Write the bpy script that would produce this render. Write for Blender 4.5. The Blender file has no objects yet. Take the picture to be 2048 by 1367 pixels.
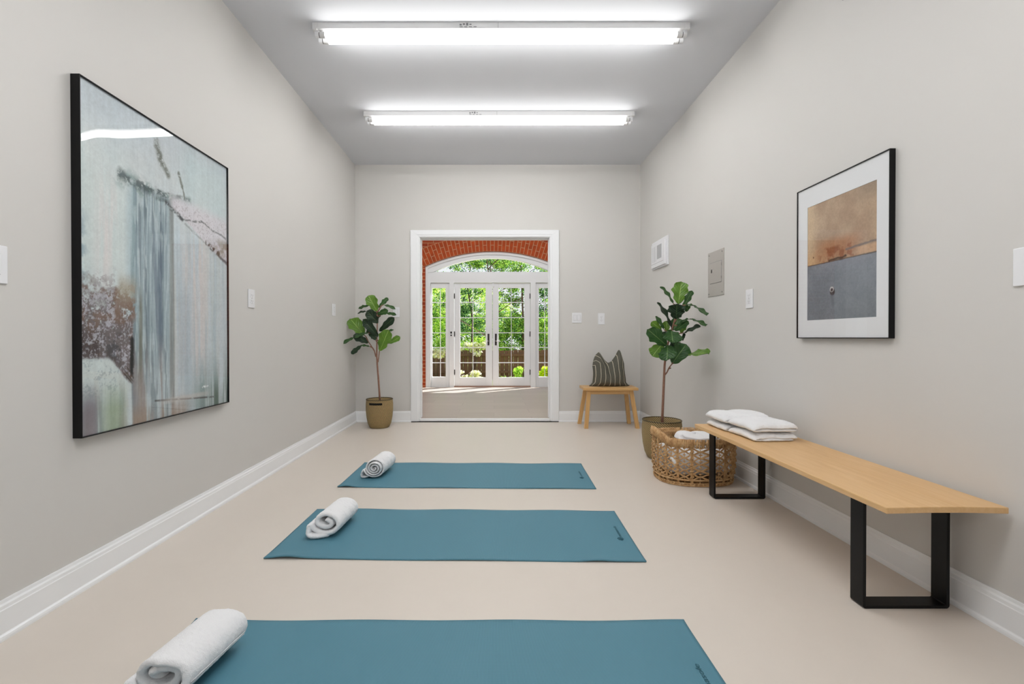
import bpy, math, random
import numpy as np
from mathutils import Vector, Matrix
PI = math.pi
scene = bpy.context.scene
col = scene.collection
random.seed(7)
RNG = np.random.default_rng(11)

# ------------------------------------------------------------------ basics
XL, XR, YB, H = -1.639, 1.731, 5.562, 3.033      # room: side walls, far wall, ceiling
HC = 1.0004
OFF = {}

def lin(r, g, b):
    f = lambda c: (c / 255 / 12.92) if c / 255 <= .04045 else ((c / 255 + .055) / 1.055) ** 2.4
    return (f(r), f(g), f(b), 1)

def tag(o, label=None, cat=None, group=None, kind=None):
    if label: o['label'] = label
    if cat: o['category'] = cat
    if group: o['group'] = group
    if kind: o['kind'] = kind
    return o

def empty(name, loc, label=None, cat=None, group=None, kind=None):
    o = bpy.data.objects.new(name, None); col.objects.link(o)
    o.location = loc; o.empty_display_size = .05
    OFF[o.name] = Vector(loc)
    return tag(o, label, cat, group, kind)

def mesh(name, verts, faces, mat=None, parent=None, smooth=False, uv=None, colr=None, bevel=0, seg=2, loc=None):
    """verts in world coordinates; re-based on the thing's own origin"""
    off = OFF[parent.name] if parent else Vector(loc if loc is not None else (0, 0, 0))
    V = np.array(verts, dtype=float).reshape(-1, 3) - np.array(off)
    me = bpy.data.meshes.new(name)
    me.from_pydata(V.tolist(), [], [tuple(int(i) for i in f) for f in faces])
    if uv is not None:
        l = me.uv_layers.new(name='UVMap')
        vi = np.empty(len(me.loops), dtype=np.int64); me.loops.foreach_get('vertex_index', vi)
        l.data.foreach_set('uv', np.array(uv, dtype=float)[vi].ravel())
    if colr is not None:
        ca = me.color_attributes.new('Col', 'FLOAT_COLOR', 'POINT')
        c = np.ones((len(V), 4)); c[:, :3] = np.array(colr)[:, :3]
        ca.data.foreach_set('color', c.ravel())
    if smooth: me.polygons.foreach_set('use_smooth', [True] * len(me.polygons))
    me.update()
    o = bpy.data.objects.new(name, me); col.objects.link(o)
    if mat: me.materials.append(mat)
    if parent:
        o.parent = parent; OFF[o.name] = off.copy()
    else:
        o.location = off; OFF[o.name] = off.copy()
    if bevel:
        m = o.modifiers.new('bevel', 'BEVEL'); m.width = bevel; m.segments = seg; m.limit_method = 'ANGLE'
        if not smooth: me.polygons.foreach_set('use_smooth', [True] * len(me.polygons))
        wn = o.modifiers.new('wn', 'WEIGHTED_NORMAL'); wn.keep_sharp = True
    return o

class MB:
    def __init__(s): s.v = []; s.f = []
    def add(s, v, f):
        n = len(s.v); s.v += [tuple(p) for p in v]; s.f += [tuple(i + n for i in q) for q in f]; return s
    def box(s, x0, x1, y0, y1, z0, z1):
        x0, x1 = min(x0, x1), max(x0, x1); y0, y1 = min(y0, y1), max(y0, y1); z0, z1 = min(z0, z1), max(z0, z1)
        v = [(x0, y0, z0), (x1, y0, z0), (x1, y1, z0), (x0, y1, z0), (x0, y0, z1), (x1, y0, z1), (x1, y1, z1), (x0, y1, z1)]
        return s.add(v, [(0, 3, 2, 1), (4, 5, 6, 7), (0, 1, 5, 4), (1, 2, 6, 5), (2, 3, 7, 6), (3, 0, 4, 7)])
    def hexa(s, b, t):   # bottom 4, top 4 corner points (same order, ccw from above)
        return s.add(list(b) + list(t), [(0, 3, 2, 1), (4, 5, 6, 7), (0, 1, 5, 4), (1, 2, 6, 5), (2, 3, 7, 6), (3, 0, 4, 7)])
    def tube(s, pts, r, n=8, cap=True):
        pts = [Vector(p) for p in pts]; m = len(pts)
        rr = r if hasattr(r, '__len__') else [r] * m
        base = len(s.v); prev = None
        for i, p in enumerate(pts):
            t = (pts[min(i + 1, m - 1)] - pts[max(i - 1, 0)])
            if t.length < 1e-9: t = Vector((0, 0, 1))
            t.normalize()
            if prev is None:
                a = Vector((0, 0, 1)) if abs(t.z) < .9 else Vector((1, 0, 0))
                u = t.cross(a).normalized()
            else:
                u = (prev - t * prev.dot(t))
                u = u.normalized() if u.length > 1e-6 else t.orthogonal().normalized()
            prev = u; w = t.cross(u)
            for k in range(n):
                a = 2 * PI * k / n
                s.v.append(tuple(p + (u * math.cos(a) + w * math.sin(a)) * rr[i]))
        for i in range(m - 1):
            for k in range(n):
                a = base + i * n + k; b = base + i * n + (k + 1) % n
                s.f.append((a, b, b + n, a + n))
        if cap:
            s.f.append(tuple(base + k for k in reversed(range(n))))
            s.f.append(tuple(base + (m - 1) * n + k for k in range(n)))
        return s
    def prism_y(s, poly, y0, y1):     # polygon in x,z extruded along y
        n = len(poly); b = len(s.v)
        s.v += [(p[0], y0, p[1]) for p in poly] + [(p[0], y1, p[1]) for p in poly]
        s.f += [(b + i, b + (i + 1) % n, b + n + (i + 1) % n, b + n + i) for i in range(n)]
        s.f += [tuple(b + i for i in reversed(range(n))), tuple(b + n + i for i in range(n))]
        return s
    def build(s, name, mat, parent=None, **k): return mesh(name, s.v, s.f, mat, parent, **k)

def grid_faces(nu, nv, off=0, wrapu=False):
    F = []
    for j in range(nv - 1):
        for i in range(nu if wrapu else nu - 1):
            a = off + j * nu + i; b = off + j * nu + (i + 1) % nu
            F.append((a, b, b + nu, a + nu))
    return F

# ------------------------------------------------------------------ materials
class NT:
    def __init__(s, name):
        s.m = bpy.data.materials.new(name); s.m.use_nodes = True
        s.t = s.m.node_tree; s.n = s.t.nodes; s.p = s.n['Principled BSDF']; s.out = s.n['Material Output']
    def new(s, typ, **k):
        n = s.n.new(typ)
        for a, v in k.items():
            if a.startswith('_'): n.inputs[a[1:].replace('_', ' ')].default_value = v
            else: setattr(n, a, v)
        return n
    def link(s, a, b): s.t.links.new(a, b)
    def inp(s, n, k, v):
        if hasattr(v, 'is_output') or isinstance(v, bpy.types.NodeSocket): s.link(v, n.inputs[k])
        else: n.inputs[k].default_value = v
    def math(s, op, a, b=None, c=None):
        n = s.new('ShaderNodeMath', operation=op)
        for i, v in enumerate((a, b, c)):
            if v is not None: s.inp(n, i, v)
        return n.outputs[0]
    def mix(s, fac, a, b, blend='MIX'):
        n = s.new('ShaderNodeMix', data_type='RGBA', blend_type=blend)
        s.inp(n, 0, fac); s.inp(n, 6, a); s.inp(n, 7, b); return n.outputs[2]
    def noise(s, vec, scale, detail=3, rough=.5, dist=0):
        n = s.new('ShaderNodeTexNoise'); n.inputs['Scale'].default_value = scale
        n.inputs['Detail'].default_value = detail; n.inputs['Roughness'].default_value = rough
        n.inputs['Distortion'].default_value = dist
        if vec is not None: s.link(vec, n.inputs['Vector'])
        return n.outputs['Fac']
    def obj(s, scale=(1, 1, 1), out='Object', rot=(0, 0, 0)):
        tc = s.new('ShaderNodeTexCoord'); mp = s.new('ShaderNodeMapping')
        mp.inputs['Scale'].default_value = scale; mp.inputs['Rotation'].default_value = rot
        s.link(tc.outputs[out], mp.inputs['Vector']); return mp.outputs[0]
    def ramp(s, fac, stops):
        n = s.new('ShaderNodeValToRGB'); s.link(fac, n.inputs[0]); e = n.color_ramp.elements
        e[0].position, e[0].color = stops[0]; e[1].position, e[1].color = stops[-1]
        for p, c in stops[1:-1]:
            x = e.new(p); x.color = c
        return n.outputs[0]
    def bump(s, h, strength=.3, dist=.01):
        n = s.new('ShaderNodeBump'); n.inputs['Strength'].default_value = strength
        n.inputs['Distance'].default_value = dist; s.link(h, n.inputs['Height']); s.link(n.outputs[0], s.p.inputs['Normal']); return n
    def base(s, c): s.inp(s.p, 'Base Color', c)

def simple(name, c, rough=.5, metal=0, noise=None, bump=0, spec=None, coat=0):
    t = NT(name); t.p.inputs['Base Color'].default_value = c
    t.p.inputs['Roughness'].default_value = rough; t.p.inputs['Metallic'].default_value = metal
    if spec is not None: t.p.inputs['Specular IOR Level'].default_value = spec
    if coat: t.p.inputs['Coat Weight'].default_value = coat
    sc, amt = noise if noise else (20, .04)
    n = t.noise(t.obj(), sc)
    d = tuple(max(0, x * (1 - amt)) for x in c[:3]) + (1,); l = tuple(min(1, x * (1 + amt)) for x in c[:3]) + (1,)
    t.base(t.mix(n, d, l))
    if bump: t.bump(n, bump, .002)
    return t.m

M = {}
def m_wall():
    t = NT('greige_wall_paint'); n = t.noise(t.obj(), 1.3, 4)
    t.base(t.mix(n, lin(206, 204, 200), lin(210, 208, 205))); t.p.inputs['Roughness'].default_value = .62
    t.p.inputs['Specular IOR Level'].default_value = .3
    t.bump(t.noise(t.obj(), 260, 2), .08, .001); return t.m
M['wall'] = m_wall()
M['ceil'] = simple('ceiling_paint', lin(215, 217, 222), .9, noise=(2, .015), spec=.1)
def m_floor():
    t = NT('beige_floor_coating'); o = t.obj(); n = t.noise(o, 1.1, 5, .55); n2 = t.noise(o, 14, 4, .6)
    c = t.mix(n, lin(209, 200, 190), lin(217, 208, 198)); c = t.mix(t.math('MULTIPLY', n2, .22), c, lin(201, 192, 181))
    t.base(c); t.p.inputs['Roughness'].default_value = .36; t.p.inputs['Specular IOR Level'].default_value = .35
    t.bump(t.noise(o, 60, 3), .05, .001); return t.m
M['floor'] = m_floor()
M['white'] = simple('white_trim_paint', lin(240, 242, 244), .38, noise=(3, .012))
M['white2'] = simple('white_plastic', lin(232, 233, 236), .35, noise=(9, .01))
M['enamel'] = simple('white_enamel_channel', lin(222, 222, 222), .5, noise=(9, .01))
M['slot'] = simple('dark_slot', lin(120, 120, 122), .5)
M['black'] = simple('black_frame', lin(9, 9, 11), .4, noise=(30, .2), spec=.25)
M['blackmetal'] = simple('black_powder_coat', lin(8, 8, 9), .42, noise=(45, .35), bump=.1, spec=.25)
M['gap'] = simple('black_gap', lin(8, 7, 7), .9)
M['bronze'] = simple('dark_bronze', lin(60, 55, 55), .35, metal=.6)
M['panelgrey'] = simple('grey_steel_panel', lin(172, 168, 162), .42, noise=(6, .03))
M['screen'] = simple('grey_screen', lin(176, 177, 180), .4)
M['chrome'] = simple('screw_metal', lin(220, 218, 214), .25, metal=.7)
M['bark'] = simple('brown_trunk', lin(140, 102, 84), .75, noise=(60, .35), bump=.5)
M['bark2'] = simple('tree_bark', lin(92, 74, 60), .85, noise=(14, .35), bump=.5)
M['soil'] = simple('dark_soil', lin(52, 42, 32), .95, noise=(60, .5), bump=.6)
M['sill'] = simple('tan_sill_wood', lin(176, 140, 122), .5, noise=(20, .1))
M['stem'] = simple('green_stem', lin(104, 112, 62), .6, noise=(40, .2))

def m_wood(name, a, b, c, axis, scale=1, knots=False, rough=.42):
    t = NT(name); s = [14, 14, 14]; s[axis] = 1.1
    o = t.obj(tuple(x * scale for x in s)); n = t.noise(o, 2.2, 6, .62, 1.1)
    s2 = [90, 90, 90]; s2[axis] = 3; f = t.noise(t.obj(tuple(s2)), 2, 3)
    cc = t.ramp(n, [(.25, a), (.5, b), (.75, c)])
    cc = t.mix(t.math('MULTIPLY', f, .3), cc, tuple(x * .72 for x in a[:3]) + (1,))
    if knots:
        v = t.new('ShaderNodeTexVoronoi'); v.inputs['Scale'].default_value = 5.0
        t.link(t.obj((1.2, 1.2, 1.2)), v.inputs['Vector'])
        k = t.math('LESS_THAN', v.outputs['Distance'], .055)
        cc = t.mix(k, cc, lin(84, 50, 22))
    t.base(cc); t.p.inputs['Roughness'].default_value = rough
    t.bump(f, .12, .001); return t.m
M['oak'] = m_wood('light_oak', lin(210, 166, 112), lin(220, 180, 128), lin(228, 190, 142), 1)
M['pine'] = m_wood('honey_pine', lin(200, 154, 96), lin(216, 172, 112), lin(226, 188, 132), 0, knots=True)
M['pineleg'] = m_wood('honey_pine_leg', lin(196, 150, 92), lin(212, 168, 108), lin(222, 182, 124), 2, knots=True)

def m_mat():
    t = NT('teal_ribbed_foam'); tc = t.new('ShaderNodeTexCoord'); sp = t.new('ShaderNodeSeparateXYZ')
    t.link(tc.outputs['Object'], sp.inputs[0])
    w = t.math('SINE', t.math('MULTIPLY', sp.outputs[0], 2 * PI / .0041))
    w2 = t.math('SINE', t.math('MULTIPLY', sp.outputs[1], 2 * PI / .0036))
    n = t.noise(t.obj((1.6, .7, 1)), 2.2, 4)
    c = t.mix(n, lin(72, 127, 147), lin(87, 141, 161))
    c = t.mix(t.math('MULTIPLY_ADD', w, .42, .42), c, lin(56, 104, 120))
    c = t.mix(t.math('MULTIPLY_ADD', w2, .03, .05), c, lin(140, 184, 192))
    t.base(c); t.p.inputs['Roughness'].default_value = .6
    h = t.math('ADD', w, t.math('MULTIPLY', w2, .12))
    t.bump(h, .22, .0008); return t.m
M['mat'] = m_mat()
M['logo'] = simple('dark_teal_print', lin(24, 84, 98), .7)

def m_towel(name='white_terry', c0=(246, 246, 248), c1=(254, 254, 255)):
    t = NT(name); o = t.obj()
    n = t.noise(o, 420, 3, .7); n2 = t.noise(o, 90, 3, .6)
    t.base(t.mix(n, lin(*c0), lin(*c1))); t.p.inputs['Roughness'].default_value = 1
    t.p.inputs['Specular IOR Level'].default_value = .05
    t.p.inputs['Sheen Weight'].default_value = .15
    t.bump(t.math('ADD', n, t.math('MULTIPLY', n2, .9)), .75, .004); return t.m
M['terry'] = m_towel()

def glassmat(name, ior=1.45, rough=0.0, wavy=0, tint=(1, 1, 1, 1)):
    t = NT(name); t.n.remove(t.p)
    tr = t.new('ShaderNodeBsdfTransparent'); tr.inputs[0].default_value = tint
    gl = t.new('ShaderNodeBsdfGlossy'); gl.inputs['Roughness'].default_value = rough
    fr = t.new('ShaderNodeFresnel'); ge = t.new('ShaderNodeNewGeometry')
    t.link(t.math('MULTIPLY_ADD', ge.outputs['Backfacing'], 1 / ior - ior, ior), fr.inputs['IOR'])
    mx = t.new('ShaderNodeMixShader'); t.link(fr.outputs[0], mx.inputs[0])
    t.link(tr.outputs[0], mx.inputs[1]); t.link(gl.outputs[0], mx.inputs[2]); t.link(mx.outputs[0], t.out.inputs[0])
    if wavy:
        b = t.new('ShaderNodeBump'); b.inputs['Strength'].default_value = wavy; b.inputs['Distance'].default_value = .05
        t.link(t.noise(t.obj(), 2.2, 1), b.inputs['Height']); t.link(b.outputs[0], gl.inputs['Normal'])
    return t.m
M['glass'] = glassmat('window_glass', 1.12)
M['picglass'] = glassmat('picture_glass', 1.6, 0.0)
M['picglass2'] = glassmat('picture_glass_flat', 1.5, 0.0)

def m_emit():
    t = NT('fluorescent_tube_glow'); t.n.remove(t.p)
    e = t.new('ShaderNodeEmission'); e.inputs[0].default_value = (1, .985, .965, 1); e.inputs[1].default_value = TUBE
    t.link(e.outputs[0], t.out.inputs[0]); return t.m
TUBE = 24.5
M['tube'] = m_emit()

def m_vcol(name, rough=.55, bumpscale=None, bstr=.3):
    t = NT(name); a = t.new('ShaderNodeVertexColor', layer_name='Col'); t.base(a.outputs[0])
    t.p.inputs['Roughness'].default_value = rough; t.p.inputs['Specular IOR Level'].default_value = .2
    if bumpscale: t.bump(t.noise(t.obj(), bumpscale, 4, .6), bstr, .003)
    return t.m
M['paint'] = m_vcol('painted_canvas', .6)
M['print'] = m_vcol('photo_print', .6)
M['matboard'] = simple('white_matboard', lin(226, 228, 230), .8, noise=(5, .01))

def m_leaf(name, base, vein, dark, trans=.25):
    t = NT(name); tc = t.new('ShaderNodeTexCoord'); sp = t.new('ShaderNodeSeparateXYZ'); t.link(tc.outputs['UV'], sp.inputs[0])
    u = t.math('ABSOLUTE', t.math('SUBTRACT', sp.outputs[0], .5))
    ph = t.math('SUBTRACT', t.math('MULTIPLY', sp.outputs[1], 6.5), t.math('MULTIPLY', u, 5.0))
    f = t.math('ABSOLUTE', t.math('SUBTRACT', t.math('FRACT', ph), .5))
    side = t.math('LESS_THAN', f, .035); mid = t.math('LESS_THAN', u, .022)
    k = t.math('MAXIMUM', t.math('MULTIPLY', side, .35), mid)
    n = t.noise(t.obj(), 14, 3)
    c = t.mix(n, dark, base); c = t.mix(t.math('MULTIPLY', t.math('SUBTRACT', .5, f), .35), c, dark); c = t.mix(k, c, vein)
    t.base(c); t.p.inputs['Roughness'].default_value = .36; t.p.inputs['Specular IOR Level'].default_value = .5
    t.bump(f, .9, .006)
    if trans:
        ts = t.new('ShaderNodeBsdfTranslucent'); t.link(c, ts.inputs[0])
        mx = t.new('ShaderNodeMixShader'); mx.inputs[0].default_value = trans
        t.link(t.p.outputs[0], mx.inputs[1]); t.link(ts.outputs[0], mx.inputs[2]); t.link(mx.outputs[0], t.out.inputs[0])
    return t.m
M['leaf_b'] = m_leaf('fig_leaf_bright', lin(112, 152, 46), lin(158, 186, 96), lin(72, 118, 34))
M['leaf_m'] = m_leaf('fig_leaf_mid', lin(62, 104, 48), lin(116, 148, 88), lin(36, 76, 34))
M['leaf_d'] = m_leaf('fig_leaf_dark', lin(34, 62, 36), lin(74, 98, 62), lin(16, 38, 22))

def m_foliage(name, cols, trans=.45):
    t = NT(name); a = t.new('ShaderNodeVertexColor', layer_name='Col')
    t.n.remove(t.p); d = t.new('ShaderNodeBsdfDiffuse'); s = t.new('ShaderNodeBsdfTranslucent')
    mx = t.new('ShaderNodeMixShader'); mx.inputs[0].default_value = trans
    t.link(a.outputs[0], d.inputs[0]); t.link(a.outputs[0], s.inputs[0])
    t.link(d.outputs[0], mx.inputs[1]); t.link(s.outputs[0], mx.inputs[2]); t.link(mx.outputs[0], t.out.inputs[0]); return t.m
M['foliage'] = m_foliage('garden_foliage', None)

def m_brick():
    t = NT('red_brick_wall'); tc = t.new('ShaderNodeTexCoord'); sp = t.new('ShaderNodeSeparateXYZ'); cb = t.new('ShaderNodeCombineXYZ')
    t.link(tc.outputs['Object'], sp.inputs[0]); t.link(sp.outputs[0], cb.inputs[0]); t.link(sp.outputs[2], cb.inputs[1])
    b = t.new('ShaderNodeTexBrick'); t.link(cb.outputs[0], b.inputs['Vector'])
    b.inputs['Color1'].default_value = lin(184, 74, 30); b.inputs['Color2'].default_value = lin(156, 58, 22)
    b.inputs['Mortar'].default_value = lin(206, 158, 118); b.inputs['Scale'].default_value = 1
    b.inputs['Mortar Size'].default_value = .006; b.inputs['Brick Width'].default_value = .21; b.inputs['Row Height'].default_value = .07
    n = t.noise(t.obj(), 30, 4)
    t.base(t.mix(t.math('MULTIPLY', n, .3), b.outputs[0], lin(130, 48, 20))); t.p.inputs['Roughness'].default_value = .85
    t.bump(b.outputs['Fac'], -.5, .006); return t.m
M['brick'] = m_brick()
M['brickone'] = simple('arch_brick', lin(178, 72, 24), .85, noise=(9, .5), bump=.4)
M['mortar'] = simple('arch_mortar', lin(208, 162, 124), .9)

def m_tile():
    t = NT('taupe_sunroom_floor'); o = t.obj()
    b = t.new('ShaderNodeTexBrick'); t.link(o, b.inputs['Vector'])
    b.inputs['Color1'].default_value = lin(182, 170, 160); b.inputs['Color2'].default_value = lin(170, 158, 149)
    b.inputs['Mortar'].default_value = lin(160, 150, 141); b.inputs['Scale'].default_value = 1
    b.inputs['Mortar Size'].default_value = .004; b.inputs['Brick Width'].default_value = .9; b.inputs['Row Height'].default_value = .3
    n = t.noise(t.obj((1, 8, 1)), 3, 5)
    t.base(t.mix(t.math('MULTIPLY', n, .5), b.outputs[0], lin(158, 144, 134))); t.p.inputs['Roughness'].default_value = .45; return t.m
M['tile'] = m_tile()

def m_fence():
    t = NT('weathered_fence_boards'); tc = t.new('ShaderNodeTexCoord'); sp = t.new('ShaderNodeSeparateXYZ')
    t.link(tc.outputs['Object'], sp.inputs[0])
    n = t.noise(t.obj((9, 9, .8)), 2, 5)
    t.base(t.mix(n, lin(84, 60, 44), lin(128, 98, 72))); t.p.inputs['Roughness'].default_value = .9; return t.m
M['fence'] = m_fence()
M['grass'] = simple('garden_soil_and_grass', lin(96, 110, 56), 1, noise=(6, .5))
M['paving'] = simple('pale_patio_stone', lin(170, 160, 146), .8, noise=(4, .1))

# ------------------------------------------------------------------ room shell
def S(**k): pass
def struct(o): o['kind'] = 'structure'; return o
Y0 = -2.6; T = .17
struct(MB().box(XL - .12, XL, Y0, YB, 0, H).build('wall_left', M['wall']))
struct(MB().box(XR, XR + .12, Y0, YB, 0, H).build('wall_right', M['wall']))
struct(MB().box(XL - .12, XR + .12, Y0 - .12, Y0, 0, H).build('wall_front', M['wall']))
OX0, OX1, OZ1 = -.872, .657, 2.176
struct(MB().box(-3.1, OX0 - .012, YB, YB + T, 0, 3.3).box(OX1 + .012, 3.3, YB, YB + T, 0, 3.3)
       .box(OX0 - .012, OX1 + .012, YB, YB + T, OZ1 + .012, 3.3).build('wall_back', M['wall']))
struct(MB().box(XL - .12, XR + .12, Y0 - .12, YB, -.12, 0).build('floor', M['floor']))
struct(MB().box(XL - .12, XR + .12, Y0 - .12, YB, H, H + .12).build('ceiling', M['ceil']))

prof = [(0, 0), (.021, 0), (.021, .008), (.019, .015), (.014, .019), (.013, .021), (.013, .097), (.011, .1), (.010, .111), (.006, .117), (.005, .128), (0, .128)]
def baseboard(name, kind, a, b, at):
    mb = MB(); n = len(prof); V = []
    for t in (a, b):
        for d, z in prof:
            if kind == 'L': V.append((XL + d, t - (d if t == YB else 0), z))
            elif kind == 'R': V.append((XR - d, t - (d if t == YB else 0), z))
            else:
                x = t
                if abs(t - XL) < 1e-6: x += d
                if abs(t - XR) < 1e-6: x -= d
                V.append((x, YB - d, z))
    F = [(i, (i + 1) % n, n + (i + 1) % n, n + i) for i in range(n)] + [tuple(range(n))[::-1], tuple(range(n, 2 * n))]
    mb.add(V, F); return struct(mb.build(name, M['white']))
baseboard('baseboard_left', 'L', Y0, YB, 0)
baseboard('baseboard_right', 'R', Y0, YB, 0)
baseboard('baseboard_back', 'B', XL, -.975, 0)
baseboard('baseboard_back_right', 'B', .762, XR, 0)

# doorway casing, jamb and threshold
mb = MB()
CX0, CX1, CZ = -.977, .762, 2.262
def casing(th, a0, a1, cz0):   # nested flat bands, mitred
    y1 = YB - th; y0 = YB
    def ring(ix, iz, ox, oz):
        L = [(OX0 - ix, .008), (OX0 - ix, OZ1 + iz), (OX1 + ix, OZ1 + iz), (OX1 + ix, .008)]
        O = [(OX0 - ox, .008), (OX0 - ox, OZ1 + oz), (OX1 + ox, OZ1 + oz), (OX1 + ox, .008)]
        for i in range(3):
            a, b, c, d = L[i], L[i + 1], O[i + 1], O[i]
            V = [(p[0], y, p[1]) for y in (y0, y1) for p in (a, b, c, d)]
            mb.add(V, [(0, 1, 2, 3), (7, 6, 5, 4), (0, 4, 5, 1), (1, 5, 6, 2), (2, 6, 7, 3), (3, 7, 4, 0)])
    ring(a0, a0, a1, a1 if cz0 is None else cz0)
casing(.016, .006, .112, .086)
casing(.021, .030, .108, .082)
struct(mb.build('trim_1', M['white'], bevel=.003))
struct(MB().box(OX0 - .012, OX0, YB - .004, YB + T, .03, OZ1).box(OX1, OX1 + .012, YB - .004, YB + T, .03, OZ1)
       .box(OX0 - .012, OX1 + .012, YB - .004, YB + T, OZ1, OZ1 + .012)
       .box(OX0, OX0 + .008, YB + .06, YB + .1, .04, OZ1 - .01).box(OX1 - .008, OX1, YB + .06, YB + .1, .04, OZ1 - .01)
       .box(OX0, OX1, YB + .06, YB + .1, OZ1 - .008, OZ1).build('trim_2', M['white']))
struct(MB().box(OX0 - .004, OX1 + .004, YB - .02, YB + .004, .009, .041).build('trim_3', M['white'], bevel=.004))
struct(MB().box(CX0, CX1, YB - .026, YB, 0, .0085).build('threshold_shadow_strip', M['gap']))  # black strip standing in for the shadow gap under the threshold

# ------------------------------------------------------------------ sunroom
K = .009674
def PX(x): return (x - 987.9) * K
def PZ(y): return .9394 - (y - 680.2) * K
YW = 9.0; ZF = .04
struct(MB().box(-3.1, 3.3, YB + .004, 9.3, -.1, ZF - .0005).build('floor_sunroom', M['tile']))
struct(MB().box(-3.1, 3.3, YB + T, 9.3, 3.3, 3.4).build('ceiling_sunroom', M['white']))
struct(MB().box(-3.2, -3.1, YB, 9.3, 0, 3.4).build('wall_sunroom_left', M['wall']))
struct(MB().box(3.3, 3.4, YB, 9.3, 0, 3.4).build('wall_sunroom_right', M['wall']))
CXP = 985.0
AXm = PX(CXP); HW = 133 * K; RO = 314.6 * K; CZO = PZ(819.1)
def arch(x, R=RO, cz=CZO): return cz + math.sqrt(max(R * R - (x - AXm) ** 2, 0))
def brickwall():
    mb = MB(); x0, x1 = AXm - HW, AXm + HW
    mb.box(-3.1, x0, YW, YW + .28, 0, 3.3).box(x1, 3.3, YW, YW + .28, 0, 3.3)
    n = 48
    for i in range(n):
        a = x0 + (x1 - x0) * i / n; b = x0 + (x1 - x0) * (i + 1) / n
        za, zb = arch(a), arch(b)
        V = [(a, YW, za), (b, YW, zb), (b, YW, 3.3), (a, YW, 3.3), (a, YW + .28, za), (b, YW + .28, zb), (b, YW + .28, 3.3), (a, YW + .28, 3.3)]
        mb.add(V, [(0, 1, 2, 3), (7, 6, 5, 4), (0, 4, 5, 1)])
    w = mb.build('wall_brick', M['brick']); struct(w)
    # soldier-course arch: mortar bed + radial bricks
    R0, R1 = RO + .002, RO + 34 * K; hw = math.asin(HW / RO) + .035
    q = MB(); N = 60
    for i in range(N):
        t0 = -hw + 2 * hw * i / N; t1 = -hw + 2 * hw * (i + 1) / N
        P = lambda r, t, y: (AXm + r * math.sin(t), y, CZO + r * math.cos(t))
        q.add([P(R0, t0, YW - .004), P(R0, t1, YW - .004), P(R1, t1, YW - .004), P(R1, t0, YW - .004), P(R0, t0, YW), P(R0, t1, YW), P(R1, t1, YW), P(R1, t0, YW)],
              [(0, 1, 2, 3), (0, 4, 5, 1), (3, 2, 6, 7)])
    ring = mesh('arch_mortar_bed', q.v, q.f, M['mortar'], w)
    q = MB(); C = 41
    for i in range(C):
        t0 = -hw + 2 * hw * (i + .09) / C; t1 = -hw + 2 * hw * (i + .91) / C
        L = R1 - R0; cut = .66 if i % 2 else .36
        for a, b in ((.02, cut - .025), (cut + .015, .975)):
            ra, rb = R0 + L * a, R0 + L * b
            P = lambda r, t, y: (AXm + r * math.sin(t), y, CZO + r * math.cos(t))
            V = [P(ra, t0, YW - .001), P(ra, t1, YW - .001), P(rb, t1, YW - .001), P(rb, t0, YW - .001)]
            V += [(x, YW - .011, z) for x, y, z in V]
            q.add(V, [(4, 5, 6, 7), (0, 1, 5, 4), (1, 2, 6, 5), (2, 3, 7, 6), (3, 0, 4, 7)])
    mesh('arch_brick_course', q.v, q.f, M['brickone'], w)
brickwall()

YD = 9.1
def rect(mb, x0, x1, y0, y1, d0, d1): return mb.box(PX(x0), PX(x1), d0, d1, PZ(y1), PZ(y0))
# arched transom window (window_1): frame with legs, glass
RI = 266.9 * K; CZI = PZ(783.9); ZT = PZ(545)
def transom():
    mb = MB(); n = 40; x0, x1 = AXm - HW + .002, AXm + HW - .002; gi = 119 * K
    for i in range(n):
        a = x0 + (x1 - x0) * i / n; b = x0 + (x1 - x0) * (i + 1) / n
        def lo(x):
            return max(ZT, arch(x, RI, CZI)) if abs(x - AXm) < gi else ZT
        for (ya, yb, s) in ((YD - .05, YD + .06, 0), (YD - .07, YD - .05, 1)):
            za, zb = lo(a), lo(b)
            ta, tb = arch(a) - .002, arch(b) - .002
            if s: za, zb = ta - .052, tb - .052
            za = min(za, ta - .004); zb = min(zb, tb - .004)
            V = [(a, ya, za), (b, ya, zb), (b, ya, tb), (a, ya, ta), (a, yb, za), (b, yb, zb), (b, yb, tb), (a, yb, ta)]
            mb.add(V, [(0, 1, 2, 3), (7, 6, 5, 4), (0, 4, 5, 1), (3, 2, 6, 7)])
    rect(mb, 852.3, 1117.7, 544, 549, YD - .04, YD + .05)
    rect(mb, 852.3, 1117.7, 549, 565.5, YD - .05, YD + .06)
    rect(mb, 852.3, 862, 565.5, 777.5, YD - .06, YD + .06); rect(mb, 1108, 1117.7, 565.5, 777.5, YD - .06, YD + .06)
    rect(mb, 852.3, 857, 536, 777.6, YD - .072, YD - .05); rect(mb, 1113, 1117.7, 536, 777.6, YD - .072, YD - .05)
    rect(mb, 899.3, 908.3, 565.5, 775.5, YD - .06, YD + .06); rect(mb, 1060.7, 1070.7, 565.5, 775.5, YD - .06, YD + .06)
    w = mb.build('window_1', M['white']); struct(w)
    q = MB(); pts = [(AXm - gi, ZT)] + [(AXm - gi + 2 * gi * i / 30, arch(AXm - gi + 2 * gi * i / 30, RI, CZI)) for i in range(31)] + [(AXm + gi, ZT)]
    q.v = [(x, YD + .02, z) for x, z in pts]; q.f = [tuple(range(len(pts)))]
    mesh('window_pane', q.v, q.f, M['glass'], w)
transom()
ROWS = (575.8, 604.5, 634.8, 665.2, 694.6, 725, 754)
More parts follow.
